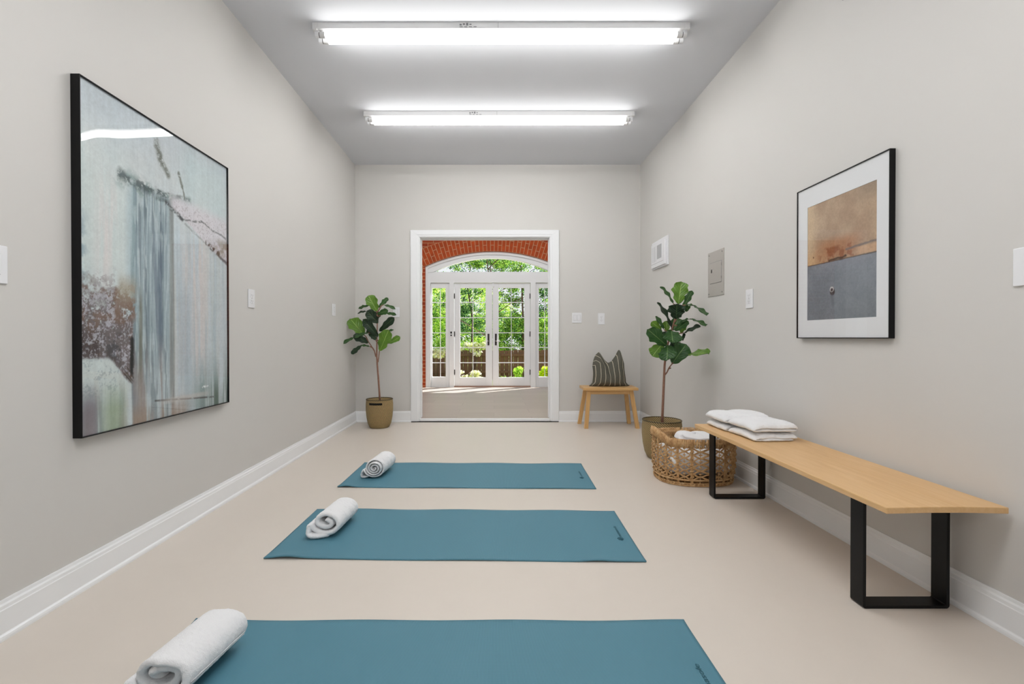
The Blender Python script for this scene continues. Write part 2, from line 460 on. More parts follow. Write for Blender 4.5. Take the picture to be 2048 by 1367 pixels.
def leaf_frame(name, x0, x1, gx0, gx1, ytop, ybot, gy0, gy1, mids, door=False):
    mb = MB(); d0, d1 = YD - .022, YD + .022
    rect(mb, x0, gx0, ytop, ybot, d0, d1); rect(mb, gx1, x1, ytop, ybot, d0, d1)
    rect(mb, gx0, gx1, ytop, gy0, d0, d1); rect(mb, gx0, gx1, gy1, ybot, d0, d1)
    w = mb.build(name, M['white'], bevel=.004); struct(w)
    q = MB()
    for m in mids: rect(q, m - .55, m + .55, gy0, gy1, YD - .008, YD + .008)
    for r in ROWS[1:-1]: rect(q, gx0, gx1, r - .75, r + .75, YD - .009, YD + .009)
    q.build('muntin_grid', M['white'], w)
    q = MB(); rect(q, gx0, gx1, gy0, gy1, YD + .0, YD + .001); q.v = q.v[:]; 
    X0, X1, Z0, Z1 = PX(gx0), PX(gx1), PZ(gy1), PZ(gy0)
    mesh('glass_pane', [(X0, YD, Z0), (X1, YD, Z0), (X1, YD, Z1), (X0, YD, Z1)], [(0, 1, 2, 3)], M['glass'], w)
    return w
leaf_frame('window_2', 862.4, 899, 864.5, 891.5, 566, 775, 575.8, 753, (880.8,))
leaf_frame('window_3', 1071, 1107.6, 1077.5, 1104.5, 566, 775, 575.8, 753, (1089.5,))
d1 = leaf_frame('door_1', 908.8, 984.8, 920.5, 971.4, 566.3, 771, 575.8, 754.3, (946,))
d2 = leaf_frame('door_2', 985.4, 1060.3, 997.3, 1048.5, 566.3, 771, 575.8, 754.3, (1022.6,))
for d, hx, kx, sx in ((d1, 909.3, 977, 1), (d2, 1059.8, 991.7, -1)):
    for a, b in ((587, 597), (662.5, 672.6), (738.5, 748.7)):
        q = MB(); rect(q, hx - .8, hx + .8, a, b, YD - .034, YD - .022); q.build('hinge', M['bronze'], d)
    q = MB(); rect(q, kx - 1.9, kx + 1.9, 667, 690, YD - .032, YD - .022)
    h = q.build('handle_plate', M['bronze'], d, bevel=.006)
    q = MB(); x = PX(kx); z = PZ(681.5)
    q.tube([(x, YD - .03, z), (x, YD - .07, z), (x - sx * .02, YD - .075, z), (x - sx * .09, YD - .075, z - .005)], .008, 8)
    q.build('lever', M['chrome'], h, smooth=True)
q = MB(); rect(q, 984.2, 988.2, 566, 573.5, YD - .04, YD - .022); q.build('top_bolt', M['white'], d1)
q = MB(); rect(q, 901, 905, 661.5, 672.5, YD - .072, YD - .06)
kp = empty('door_keypad', (PX(903), YD - .06, PZ(667)), 'small dark door sensor on the white post left of the french doors', 'sensor')
mesh('housing', q.v, q.f, M['white2'], kp)
for ya, yb in ((662.7, 666.6), (668.8, 671.4)):
    q = MB(); rect(q, 901.6, 904.4, ya, yb, YD - .076, YD - .072); mesh('button', q.v, q.f, M['black'], kp)
q = MB(); rect(q, 908.6, 1060.6, 771.2, 775.8, YD - .06, YD + .04); rect(q, 862.4, 899, 775.2, 777, YD - .04, YD + .04); rect(q, 1071, 1107.6, 775.2, 777, YD - .04, YD + .04)
struct(q.build('trim_5', M['sill']))

# ------------------------------------------------------------------ garden
struct(MB().box(-14, 14, 9.3, 40, -.35, -.28).build('ground', M['grass']))
struct(MB().box(-3.2, 3.4, 9.3, 11.3, -.28, -.2).build('patio', M['paving']))
def fence():
    r = empty('garden_fence', (0, 14.4, -.28), 'brown weathered vertical board fence across the back of the garden', 'fence')
    q = MB(); x = -5.0; rr = random.Random(3)
    while x < 5:
        w = .14; q.box(x, x + w - .006, 14.4 + rr.uniform(0, .012), 14.43, -.28, .60 + rr.uniform(-.012, .012)); x += w
    q.build('board_panel', M['fence'], r)
    q = MB().box(-5, 5, 14.355, 14.4, .42, .5).box(-5, 5, 14.355, 14.4, -.1, -.02); q.build('rail', M['fence'], r)
    for x in (-3.6, -1.2, 1.2, 3.6):
        MB().box(x - .05, x + .05, 14.31, 14.4, -.28, .64).build('post', M['fence'], r, bevel=.005)
fence()

def foliage(name, parent, clusters, n, size, tones, seed, elong=1.5, droop=0, spread=.0):
    """leaf blades scattered in ellipsoid clusters, one mesh with a colour per leaf"""
    g = np.random.default_rng(seed); cl = np.array(clusters, float); vol = cl[:, 3] * cl[:, 5]
    idx = g.choice(len(cl), n, p=vol / vol.sum()); c = cl[idx]
    d = g.normal(size=(n, 3)); d /= np.linalg.norm(d, axis=1)[:, None]
    r = g.random(n) ** (1 / 2.2) * np.where(g.random(n) < spread, 1.9, 1.0); P = c[:, :3] + d * r[:, None] * c[:, 3:6]
    a = g.normal(size=(n, 3)); a[:, 2] -= droop; a /= np.linalg.norm(a, axis=1)[:, None]
    b = np.cross(a, g.normal(size=(n, 3))); b /= np.linalg.norm(b, axis=1)[:, None]
    s = size * g.uniform(.6, 1.25, n)[:, None]
    A = a * s * elong / 2; B = b * s * .36
    nn = np.cross(a, b) * s * .1
    V = np.stack([P - A, P - A * .2 + B + nn, P + A, P - A * .2 - B + nn], 1).reshape(-1, 3)
    F = (np.arange(n)[:, None] * 4 + np.arange(4)).tolist()
    tn = np.array([lin(*t)[:3] for t in tones]); k = g.integers(0, len(tn), n)
    C = tn[k] * g.uniform(.75, 1.45, (n, 1)) * np.array([1.06, 1.04, 1.12]); C = np.repeat(np.clip(C, 0, 1), 4, 0)
    return mesh(name, V, F, M['foliage'], parent, colr=C)

def hedge():
    r = empty('garden_hedge', (0, 24, -.3), 'tall dense hedge closing the garden far behind the fence', 'hedge')
    g = random.Random(77); cl = [(-8 + 16 * i / 59 + g.uniform(-.2, .2), 24 + g.uniform(-.3, .3), g.uniform(.0, 2.0), .6, .4, g.uniform(.5, .9)) for i in range(60)]
    foliage('foliage', r, cl, 26000, .11, [(96, 140, 70), (70, 112, 56), (130, 172, 84), (48, 84, 44), (170, 200, 110)], 78)
    for i in range(9): MB().tube([(-7 + i * 1.75, 24, -.3), (-7 + i * 1.75, 24, 1.2)], [.05, .03], 6).build('stem', M['bark2'], r)
def tree(x, y, h, crown, n, size, tones, label, seed, group='trees beyond the garden fence'):
    r = empty('garden_tree', (x, y, -.3), label, 'tree', group)
    rr = random.Random(seed); q = MB()
    top = (x + rr.uniform(-.2, .2), y, h * .8)
    q.tube([(x, y, -.3), (x + rr.uniform(-.08, .08), y, h * .3), (x + rr.uniform(-.15, .15), y, h * .55), top], [.04, .034, .024, .008], 8)
    for i in range(10):
        z = h * rr.uniform(.25, .75); a = rr.uniform(0, 2 * PI); L = rr.uniform(.5, 1.0) * crown[0]
        q.tube([(x, y, z), (x + math.cos(a) * L * .5, y + math.sin(a) * L * .4, z + L * .3), (x + math.cos(a) * L, y + math.sin(a) * L * .6, z + L * .5)], [.014, .009, .003], 6)
    q.build('trunk', M['bark2'], r, smooth=True)
    cl = []
    for i in range(crown[2]):
        a = rr.uniform(0, 2 * PI); rad = math.sqrt(rr.random()) * crown[0]
        z = rr.uniform(crown[3], h); k = crown[1] * rr.uniform(.5, 1.25)
        cl.append((x + math.cos(a) * rad, y + math.sin(a) * rad * .45, z, k, k * .7, k * rr.uniform(.5, .9)))
    foliage('foliage', r, cl, int(n * FN), size * FS, tones, seed, spread=.35)
hedge()
FN, FS = 2.0, .58
G1 = [(138, 182, 70), (104, 156, 56), (186, 214, 104), (60, 104, 44), (44, 80, 36), (160, 200, 84)]
G2 = [(196, 220, 96), (164, 200, 72), (214, 230, 140), (132, 176, 62)]
G3 = [(92, 140, 88), (62, 106, 60), (124, 166, 104), (42, 74, 44), (160, 196, 124), (30, 56, 34)]
tree(-2.35, 15.6, 5.0, (.95, .24, 110, .3), 10500, .065, G1, 'green leafy tree seen through the left sidelight', 1)
tree(-.85, 17.2, 5.4, (1.1, .21, 105, 1.1), 8500, .08, G3, 'airy dark green tree with sky showing through behind the left french door', 2)
tree(.95, 15.4, 4.9, (1.0, .2, 120, .3), 11000, .075, G1, 'dense green tree behind the right french door', 3)
tree(2.85, 17.2, 5.2, (1.0, .24, 115, .5), 11000, .08, G2, 'bright yellow green tree seen through the right sidelight', 4)
tree(-.15, 12.3, 3.75, (1.5, .15, 100, 2.85), 7500, .055, G1, 'overhanging leafy tree filling the arched transom window', 5, None)
tree(-1.6, 20, 3.2, (2.1, .4, 90, .2), 11000, .11, G2, 'light green distant tree low behind the left french door', 6)
tree(3.3, 21.6, 4.4, (2.1, .4, 120, .2), 12000, .11, G3, 'dark green distant tree low behind the right french door', 8)
tree(-4.9, 17, 4.8, (1.6, .5, 40, .4), 5000, .12, G1, 'broad green tree at the far left of the garden', 9)

def shrub(x, y, z0, rx, ry, rz, n, size, tones, label, seed, cat='shrub', name='garden_shrub'):
    r = empty(name, (x, y, -.29), label, cat)
    q = MB(); rr = random.Random(seed)
    for i in range(8):
        a = rr.uniform(0, 2 * PI)
        q.tube([(x, y, -.29), (x + math.cos(a) * rx * .35, y + math.sin(a) * ry * .35, z0), (x + math.cos(a) * rx * .7, y + math.sin(a) * ry * .7, z0 + rz * .5)], [.012, .009, .004], 5)
    q.build('stem', M['bark2'], r, smooth=True)
    cl = [(x + rr.uniform(-.8, .8) * rx, y + rr.uniform(-.5, .5) * ry, z0 + rr.uniform(-.7, .6) * rz, rx * .28, ry * .4, rz * .35) for i in range(14)]
    foliage('foliage', r, cl, int(n * 1.8), size * .7, tones, seed, droop=.3)
PALE = [(238, 240, 196), (246, 246, 226), (206, 218, 140), (222, 230, 170)]
LIME = [(206, 232, 50), (188, 222, 40), (228, 244, 110), (150, 196, 40)]
shrub(-.72, 12.6, -.02, .44, .2, .16, 900, .07, PALE, 'low pale variegated plant outside the left french door', 21)
shrub(-.62, 13.75, .66, .5, .2, .22, 420, .085, PALE, 'cream flecked shrub arching over the fence behind the left french door', 22)
shrub(-1.62, 13.2, .60, .34, .2, .2, 420, .085, PALE, 'cream flecked shrub outside the left sidelight', 23)
shrub(.74, 12.2, .02, .26, .2, .26, 1100, .065, [(180, 222, 80), (204, 238, 110), (136, 192, 60)], 'fresh green shrub outside the right french door', 24)
shrub(1.42, 11.9, .22, .34, .25, .24, 2000, .065, LIME, 'bright lime yellow shrub outside the right sidelight', 25)
shrub(1.42, 11.2, -.12, .3, .2, .12, 700, .06, G3, 'dark low shrub beneath the lime yellow shrub', 26)
# spiky plant
r = empty('spiky_plant', (.32, 11.5, -.28), 'spiky green grass tuft outside the right french door', 'plant')
q = MB(); rr = random.Random(5)
for i in range(70):
    a = rr.uniform(0, 2 * PI); L = rr.uniform(.16, .3); h = rr.uniform(.22, .36); x, y = .32, 11.5
    mx, my = x + math.cos(a) * L * .5, y + math.sin(a) * L * .5; tx, ty = x + math.cos(a) * L, y + math.sin(a) * L
    sx, sy = -math.sin(a) * .008, math.cos(a) * .008
    q.add([(x - sx, y - sy, -.28), (x + sx, y + sy, -.28), (mx + sx, my + sy, -.28 + h * .8), (mx - sx, my - sy, -.28 + h * .8), (tx, ty, -.28 + h)],
          [(0, 1, 2, 3), (3, 2, 4)])
mesh('blades', q.v, q.f, M['foliage'], r, colr=[lin(150, 190, 90)[:3]] * len(q.v))

# ------------------------------------------------------------------ ceiling lights
def fixture(y, label):
    r = empty('fluorescent_ceiling_light', (.05, y, H), label, 'ceiling light', 'twin-tube strip lights across the ceiling')
    x0, x1 = -1.172, 1.268; zc = 2.991
    q = MB(); q.prism_y([(0, 0), (1, 0), (1, 1), (0, 1)], 0, 1); q = MB()
    P = [(y, H), (y + .003, zc + .004), (y + .012, zc), (y + .108, zc), (y + .117, zc + .004), (y + .12, H)]
    V = [(x, a, b) for x in (x0, x1) for a, b in P]; n = len(P)
    q.add(V, [(i, (i + 1) % n, n + (i + 1) % n, n + i) for i in range(n)] + [tuple(range(n)), tuple(reversed(range(n, 2 * n)))])
    ch = q.build('channel', M['enamel'], r)
    q = MB()
    for a in range(4):
        q.box(-.22 + a * .021, -.206 + a * .021, y - .0005, y + .001, 3.012 + .004 * (a % 2), 3.022 + .003 * (a % 3))
        q.box(-.22 + a * .03, -.2 + a * .03, y - .0002, y + .0012, 3.002, 3.006)
    q.build('printed_marking', M['slot'], ch); MB().box(.028, .030, y - .0006, y + .001, 2.996, H - .003).build('channel_joint', M['slot'], ch)
    for xa, xb in ((x0, x0 + .03), (x1 - .03, x1)):
        MB().box(xa, xb, y - .002, y + .122, zc - .002, H).build('end_plate', M['enamel'], r, bevel=.002)
    for k, ty in enumerate((y + .029, y + .092)):
        tz = 2.969
        q = MB(); q.tube([(x0 + .075, ty, tz), (x1 - .075, ty, tz)], .0185, 20)
        t = q.build('tube', M['tube'], r, smooth=True)
        for xa, xb in ((x0 + .042, x0 + .076), (x1 - .076, x1 - .042)):
            q = MB(); q.tube([(xa, ty, tz), (xb, ty, tz)], .0192, 20); q.build('end_cap', M['enamel'], t, bevel=.001)
        for xa, xb in ((x0 + .012, x0 + .036), (x1 - .036, x1 - .012)):
            q = MB(); q.box(xa, xb, ty - .014, ty + .014, tz, zc); q.tube([(xa, ty, tz), (xb, ty, tz)], .017, 16)
            q.build('lamp_holder', M['white2'], r)
            s = .0062 if xa < 0 else -.0062
            q = MB(); xe = xb if xa < 0 else xa; q.tube([(xe, ty, tz), (xe + s, ty, tz)], .0165, 16); q.build('socket_gap', M['slot'], r)
fixture(3.05, 'white twin-tube fluorescent strip light nearest the top of the view')
fixture(4.245, 'white twin-tube fluorescent strip light nearer the doorway wall')

# ------------------------------------------------------------------ noise for the artworks
def vnoise(U, V, fu, fv, seed, octaves=4, gain=.5):
    g = np.random.default_rng(seed); out = np.zeros_like(U); amp = 1; tot = 0
    for o in range(octaves):
        nu, nv = int(fu * 2 ** o) + 3, int(fv * 2 ** o) + 3
        t = g.random((nv, nu)); a = np.clip(U, 0, 1) * (nu - 2); b = np.clip(V, 0, 1) * (nv - 2)
        i = a.astype(int); j = b.astype(int); fa = a - i; fb = b - j
        fa = fa * fa * (3 - 2 * fa); fb = fb * fb * (3 - 2 * fb)
        out += amp * ((t[j, i] * (1 - fa) + t[j, i + 1] * fa) * (1 - fb) + (t[j + 1, i] * (1 - fa) + t[j + 1, i + 1] * fa) * fb)
        tot += amp; amp *= gain
    return out / tot
def ss(a, b, x): t = np.clip((x - a) / (b - a), 0, 1); return t * t * (3 - 2 * t)
def band(x, a, b, s): return ss(a - s, a + s, x) * (1 - ss(b - s, b + s, x))
def L3(*c): return np.array(lin(*c)[:3])
def over(C, m, c, k=1): m = np.clip(m * k, 0, 1)[..., None]; return C * (1 - m) + np.array(c) * m
def seg_d(U, V, a, b):
    ax, ay = a; bx, by = b; dx, dy = bx - ax, by - ay; t = np.clip(((U - ax) * dx + (V - ay) * dy) / (dx * dx + dy * dy), 0, 1)
    return np.hypot(U - ax - t * dx, V - ay - t * dy), t

def painting(nu, nv):
    u = np.linspace(0, 1, nu); v = np.linspace(0, 1, nv); U, V = np.meshgrid(u, v)
    st = vnoise(U, V, 60, 2, 1, 3, .6); stm = vnoise(U, V, 24, 1.5, 7, 4, .6); st2 = vnoise(U, V, 11, 1, 5, 3, .5)
    fine = vnoise(U, V, 120, 14, 2, 2, .6); blob = vnoise(U, V, 3, 4, 3, 5); rough = vnoise(U, V, 36, 52, 4, 4, .75); rg2 = vnoise(U, V, 18, 26, 9, 5, .7)
    grit = vnoise(U, V, 130, 180, 12, 2, .7)
    nn = rg2 - .5
    C = np.ones(U.shape + (3,)) * L3(192, 202, 205)
    C = over(C, ss(.35, .7, blob), L3(200, 206, 206)); C = over(C, ss(.45, .75, st2), L3(182, 198, 201), .5)
    C = over(C, ss(.80, 1, V), L3(172, 182, 190), .6)
    C = over(C, band(U, -.1, .25, .06) * band(V, .36, .8, .14), L3(198, 210, 208), .75)
    C = over(C, band(U, .08, .20, .05) * band(V, .42, .72, .12) * ss(.3, .6, stm), L3(208, 203, 202), .8)
    C = over(C, band(U, -.1, .03, .03) * band(V, .42, .62, .08) * ss(.35, .6, rg2), L3(124, 148, 160), .8)
    R = ss(.50, .56, U)
    C = over(C, R * band(U, .60, .80, .06) * band(V, .12, .66, .12), L3(206, 203, 202), .85)
    C = over(C, R * ss(.45, .7, stm) * (1 - ss(.62, .74, V)), L3(168, 188, 197), .55)
    C = over(C, R * ss(.50, .62, st) * (1 - ss(.62, .74, V)), L3(190, 202, 208), .5)
    C = over(C, band(U, .56, .66, .03) * band(V, .1, .45, .12), L3(158, 174, 184), .5)
    C = over(C, band(U, .60, .98, .07) * band(V, .78, .97, .05), L3(186, 202, 204), .7)
    # central column of drips
    edge = .02 * (stm - .5)
    top = .772 + .03 * nn
    colm = band(U + edge, .262, .53, .012) * (1 - ss(top - .014, top + .012, V))
    fade = .62 + .38 * ss(.04, .30, V)
    C = over(C, colm * fade, L3(140, 160, 168), .82)
    C = over(C, colm * ss(.46, .60, stm), L3(98, 118, 128), .75)
    C = over(C, colm * ss(.50, .60, st), L3(82, 98, 106), .55)
    C = over(C, colm * ss(.55, .68, fine), L3(188, 202, 204), .55)
    C = over(C, colm * band(U, .395, .465, .012) * band(V, .22, .62, .1) * ss(.3, .5, st), L3(86, 104, 120), .75)
    C = over(C, band(U + edge, .500, .535, .008) * band(V, .06, .77, .05), L3(112, 108, 98), .55)
    C = over(C, band(U + edge, .300, .322, .006) * band(V, .06, .42, .06), L3(104, 102, 78), .65)
    C = over(C, band(U + edge, .255, .280, .006) * band(V, .04, .60, .08) * ss(.3, .5, st), L3(88, 104, 112), .7)
    C = over(C, colm * ss(.72, .77, V) * ss(.4, .6, rg2), L3(122, 118, 104), .6)
    C = over(C, colm * (1 - ss(.08, .32, V)) * ss(.42, .6, stm), L3(158, 146, 140), .7)
    C = over(C, band(U, .235, .285, .02) * band(V, .30, .77, .06), L3(160, 184, 190), .55)
    # painterly crest
    for a, b, w, k in (((.20, .775), (.36, .765), .016, .9), ((.34, .768), (.52, .772), .009, .95), ((.50, .775), (.66, .795), .007, .85), ((.42, .748), (.56, .752), .008, .7)):
        d, t = seg_d(U, V + .030 * nn, a, b)
        C = over(C, (1 - ss(w * .3, w * 1.8, d)) * ss(.34, .58, rough), L3(66, 82, 84), k)
        C = over(C, (1 - ss(w, w * 3.2, d)) * ss(.45, .62, rg2), L3(120, 146, 146), k * .6)
    lo = .742 - .34 * np.clip(U - .50, 0, 1) ** 1.1 + .020 * nn; hi = .795 - .02 * np.clip(U - .6, 0, 1) + .01 * nn
    wedge = ss(.49, .54, U) * ss(lo - .006, lo + .006, V) * (1 - ss(hi - .04, hi + .01, V))
    C = over(C, wedge, L3(208, 204, 210), .8); C = over(C, wedge * ss(.56, .66, grit), L3(156, 150, 154), .55)
    for a, b, w, k in (((.48, .745), (.60, .712), .008, 1), ((.60, .712), (.76, .728), .004, .75), ((.76, .728), (1.02, .690), .004, .7), ((.62, .700), (.80, .645), .004, .4), ((.80, .650), (1.02, .585), .007, .85)):
        d, t = seg_d(U, V + .018 * nn, a, b); C = over(C, (1 - ss(w * .3, w * 1.6, d)) * ss(.30, .52, rough), L3(62, 66, 70), k)
    C = over(C, ss(.80, .97, U) * band(V + .03 * nn, .62, .685, .018) * ss(.3, .6, rg2), L3(142, 134, 118), .85)
    d, t = seg_d(U, V + .02 * nn, (.80, .655), (.92, .625)); C = over(C, (1 - ss(.002, .016, d)) * ss(.35, .55, rough), L3(84, 72, 58), .9)
    # dark flicks near the top
    for a, b, w in (((.42, .935), (.445, .885), .018), ((.44, .90), (.50, .850), .013), ((.575, .875), (.60, .83), .009), ((.60, .83), (.618, .795), .005)):
        d, t = seg_d(U + .012 * (rough - .5), V + .03 * nn, a, b)
        C = over(C, (1 - ss(w * .2, w * 1.7, d)) * ss(.28, .56, rough), L3(98, 102, 92), .9)
    # brown block lower left
    top_b = .40 - .02 * ss(.1, .2, U) + .16 * nn; bot_b = .215 - .085 * ss(.12, .27, U) + .02 * nn
    bl = band(U + .03 * nn, -.2, .268, .008) * ss(bot_b - .006, bot_b + .008, V)
    dens = bl * (1 - ss(top_b - .03, top_b + .06, V))
    C = over(C, dens * ss(.30, .55, rough + .25 * (1 - ss(.26, .42, V))), L3(98, 88, 88), .95)
    C = over(C, bl * (1 - ss(.40, .50, V + .10 * nn)) * ss(.52, .62, rough), L3(120, 108, 114), .75)
    C = over(C, dens * ss(.5, .62, rg2), L3(116, 92, 78), .65)
    C = over(C, dens * band(U, -.2, .10, .03) * band(V, .22, .30, .03), L3(70, 62, 62), .75)
    C = over(C, dens * ss(.57, .66, rough), L3(170, 172, 180), .8); C = over(C, dens * ss(.58, .66, grit), L3(180, 182, 190), .5)
    C = over(C, dens * band(U, .12, .24, .02) * band(V, .20, .29, .03) * ss(.4, .55, rg2), L3(60, 66, 72), .8)
    C = over(C, band(U + .02 * nn, .17, .285, .012) * band(V, .33, .43, .02) * ss(.35, .5, rough), L3(118, 96, 80), .85)
    C = over(C, band(U + .02 * nn, .19, .285, .02) * band(V, .40, .46, .03), L3(160, 152, 132), .7)
    d, t = seg_d(U, V, (.262, .27), (.258, .165)); C = over(C, 1 - ss(.004, .018, d * (.6 + rough)), L3(16, 20, 22), 1)
    for a, b in (((.205, .185), (.262, .14)), ((.23, .185), (.268, .148)), ((.215, .165), (.26, .132))):
        d, t = seg_d(U, V, a, b); C = over(C, 1 - ss(.001, .004, d), L3(64, 58, 52), .8)
    hump = band(U, -.2, .25, .02) * band(V, .10, .30, .02) * (1 - ss(bot_b - .008, bot_b + .004, V))
    C = over(C, hump, L3(200, 210, 208), .85); C = over(C, hump * ss(.5, .62, grit) * ss(.45, .6, rg2), L3(150, 164, 168), .7)
    low = 1 - ss(.05, .17, V)
    C = over(C, low * (1 - ss(.25, .32, U)) * ss(.4, .6, stm), L3(112, 126, 136), .75)
    C = over(C, low * band(U, .10, .22, .05) * ss(.3, .5, st2 + .12), L3(146, 164, 134), .8)
    C = over(C, low * band(U, .0, .08, .03) * ss(.4, .55, stm), L3(124, 112, 118), .8)
    C = over(C, (1 - ss(.0, .09, V)) * band(U, .22, .64, .06) * ss(.3, .6, stm), L3(148, 130, 114), .85)
    C = over(C, ss(.60, .85, U) * (1 - ss(.04, .26, V)) * ss(.25, .6, stm), L3(120, 142, 140), .8)
    C = over(C, ss(.60, .92, U) * (1 - ss(.02, .15, V)) * ss(.2, .6, stm), L3(78, 100, 88), .9)
    d, t = seg_d(U, V, (.40, .062), (.86, .034)); C = over(C, (1 - ss(.001, .0055, d)) * ss(.2, .5, rough), L3(60, 56, 54), .85)
    C = over(C, band(U, .45, .8, .06) * band(V, .045, .062, .006), L3(196, 190, 184), .5)
    d, t = seg_d(U, V, (.76, .082), (.81, .080)); C = over(C, (1 - ss(.001, .007, d)) * ss(.38, .55, rough), L3(232, 236, 236), .95)
    d, t = seg_d(U, V, (.755, .10), (.757, .13)); C = over(C, (1 - ss(.0005, .0025, d)), L3(216, 222, 222), .7)
    C *= (1 + .16 * (st[..., None] - .5)) * (1 + .14 * (grit[..., None] - .5)) * (1 + .16 * (rough[..., None] - .5))
    return np.clip(C * 1.13, 0, 1), U, V

def photo_print(nu, nv):
    # u: 0 = far (left in the picture), 1 = near; v up
    u = np.linspace(0, 1, nu); v = np.linspace(0, 1, nv); U, V = np.meshgrid(u, v)
    r1 = vnoise(U, V, 60, 80, 31, 4, .75); b = vnoise(U, V, 4, 5, 32, 4); r2 = vnoise(U, V, 14, 18, 33, 4, .6)
    C = np.ones(U.shape + (3,)) * L3(168, 142, 118)
    C = over(C, ss(.3, .8, b), L3(180, 156, 130)); C = over(C, 1 - ss(.0, .22, U), L3(208, 184, 152), .8)
    C = over(C, band(V, .50, .66, .05) * band(U, .2, .75, .15), L3(172, 120, 86), .75)
    C = over(C, ss(.82, 1, V) * ss(.5, 1, U), L3(142, 128, 112), .6)
    C = over(C, (1 - ss(.48, .66, V)) * (1 - ss(.0, .5, U)), L3(204, 160, 112), .6)
    line = .478 + .0 * U + .008 * (r2 - .5)
    low = 1 - ss(line - .003, line + .003, V)
    rub = band(V, .48, .60, .015) * band(U, .2, .8, .1) * ss(.42, .62, r2); C = over(C, rub, L3(136, 78, 48), .75)
    d, t = seg_d(U, V + .012 * (r2 - .5), (.6, .548), (1.02, .565)); C = over(C, (1 - ss(.003, .014, d)), L3(112, 104, 102), .8)
    C = over(C, ss(.7, .8, U) * band(V, .485, .545, .008), L3(196, 160, 128), .8)
    blue = np.ones_like(C) * L3(128, 134, 142); blue = over(blue, ss(.35, .7, b), L3(118, 124, 132)); blue = over(blue, 1 - ss(.0, .3, V), L3(118, 124, 130), .6)
    blue = over(blue, ss(.35, .48, V) * band(U, .25, .9, .1), L3(138, 142, 152), .7)
    C = C * (1 - low[..., None]) + blue * low[..., None]
    d, t = seg_d(U, V + .01 * (r2 - .5), (0, line.mean()), (1, line.mean())); C = over(C, (1 - ss(.001, .008, d)), L3(70, 56, 48), .8)
    d, t = seg_d(U, V + .02 * (r2 - .5), (.35, .487), (.6, .495)); C = over(C, (1 - ss(.002, .016, d)), L3(50, 36, 30), .85)
    d = np.hypot(U - .10, (V - .545) * 1.3); C = over(C, 1 - ss(.006, .014, d), L3(90, 60, 40), .9)
    C *= (1 + .34 * (r1[..., None] - .5)) * (1 + .18 * (r2[..., None] - .5))
    # hook and its shadow
    d = np.hypot((U - .405), (V - .225) * 1.3); C = over(C, 1 - ss(.03, .045, d), L3(58, 50, 50), .95)
    d = np.hypot((U - .395), (V - .245) * 1.3); C = over(C, (1 - ss(.026, .034, d)) * ss(.016, .022, d) * ss(.2, .26, V), L3(214, 208, 206), .95)
    d, t = seg_d(U, V, (.40, .19), (.41, .13)); C = over(C, 1 - ss(.0, .04, d), L3(92, 98, 108), .5)
    return np.clip(C, 0, 1), U, V

# left artwork
def left_art():
    y0, y1, z0, z1, D = 1.826, 2.846, .608, 2.022, .037; x = XL
    r = empty('framed_abstract_painting', (x, (y0 + y1) / 2, z0), 'large black-framed abstract painting in blue-grey drips on the left wall', 'framed painting')
    w = .0045; q = MB()
    q.box(x, x + D, y0, y0 + w, z0, z1); q.box(x, x + D, y1 - w, y1, z0, z1)
    q.box(x, x + D, y0 + w, y1 - w, z0, z0 + w); q.box(x, x + D, y0 + w, y1 - w, z1 - w, z1)
    q.build('frame', M['black'], r, bevel=.0015)
    nu, nv = 520, 700; C, U, V = painting(nu, nv)
    P = np.stack([np.full(U.shape, x + .0275), y0 + w + U * (y1 - y0 - 2 * w), z0 + w + V * (z1 - z0 - 2 * w)], -1).reshape(-1, 3)
    mesh('canvas', P, [f[::1] for f in grid_faces(nu, nv)], M['paint'], r, smooth=True, colr=C.reshape(-1, 3))
    nu, nv = 40, 50; U, V = np.meshgrid(np.linspace(0, 1, nu), np.linspace(0, 1, nv))
    bow = .0145 * (1 - (2 * V - 1) ** 2) * (.80 + .20 * np.sin(U * PI) + .30 * np.exp(-(U / .10) ** 2)) + .0016 * np.sin(U * 7 + .6) * np.sin(V * PI)
    P = np.stack([x + .0290 + bow, y0 + w + U * (y1 - y0 - 2 * w), z0 + w + V * (z1 - z0 - 2 * w)], -1).reshape(-1, 3)
    mesh('glazing', P, grid_faces(nu, nv), M['picglass'], r, smooth=True)
left_art()
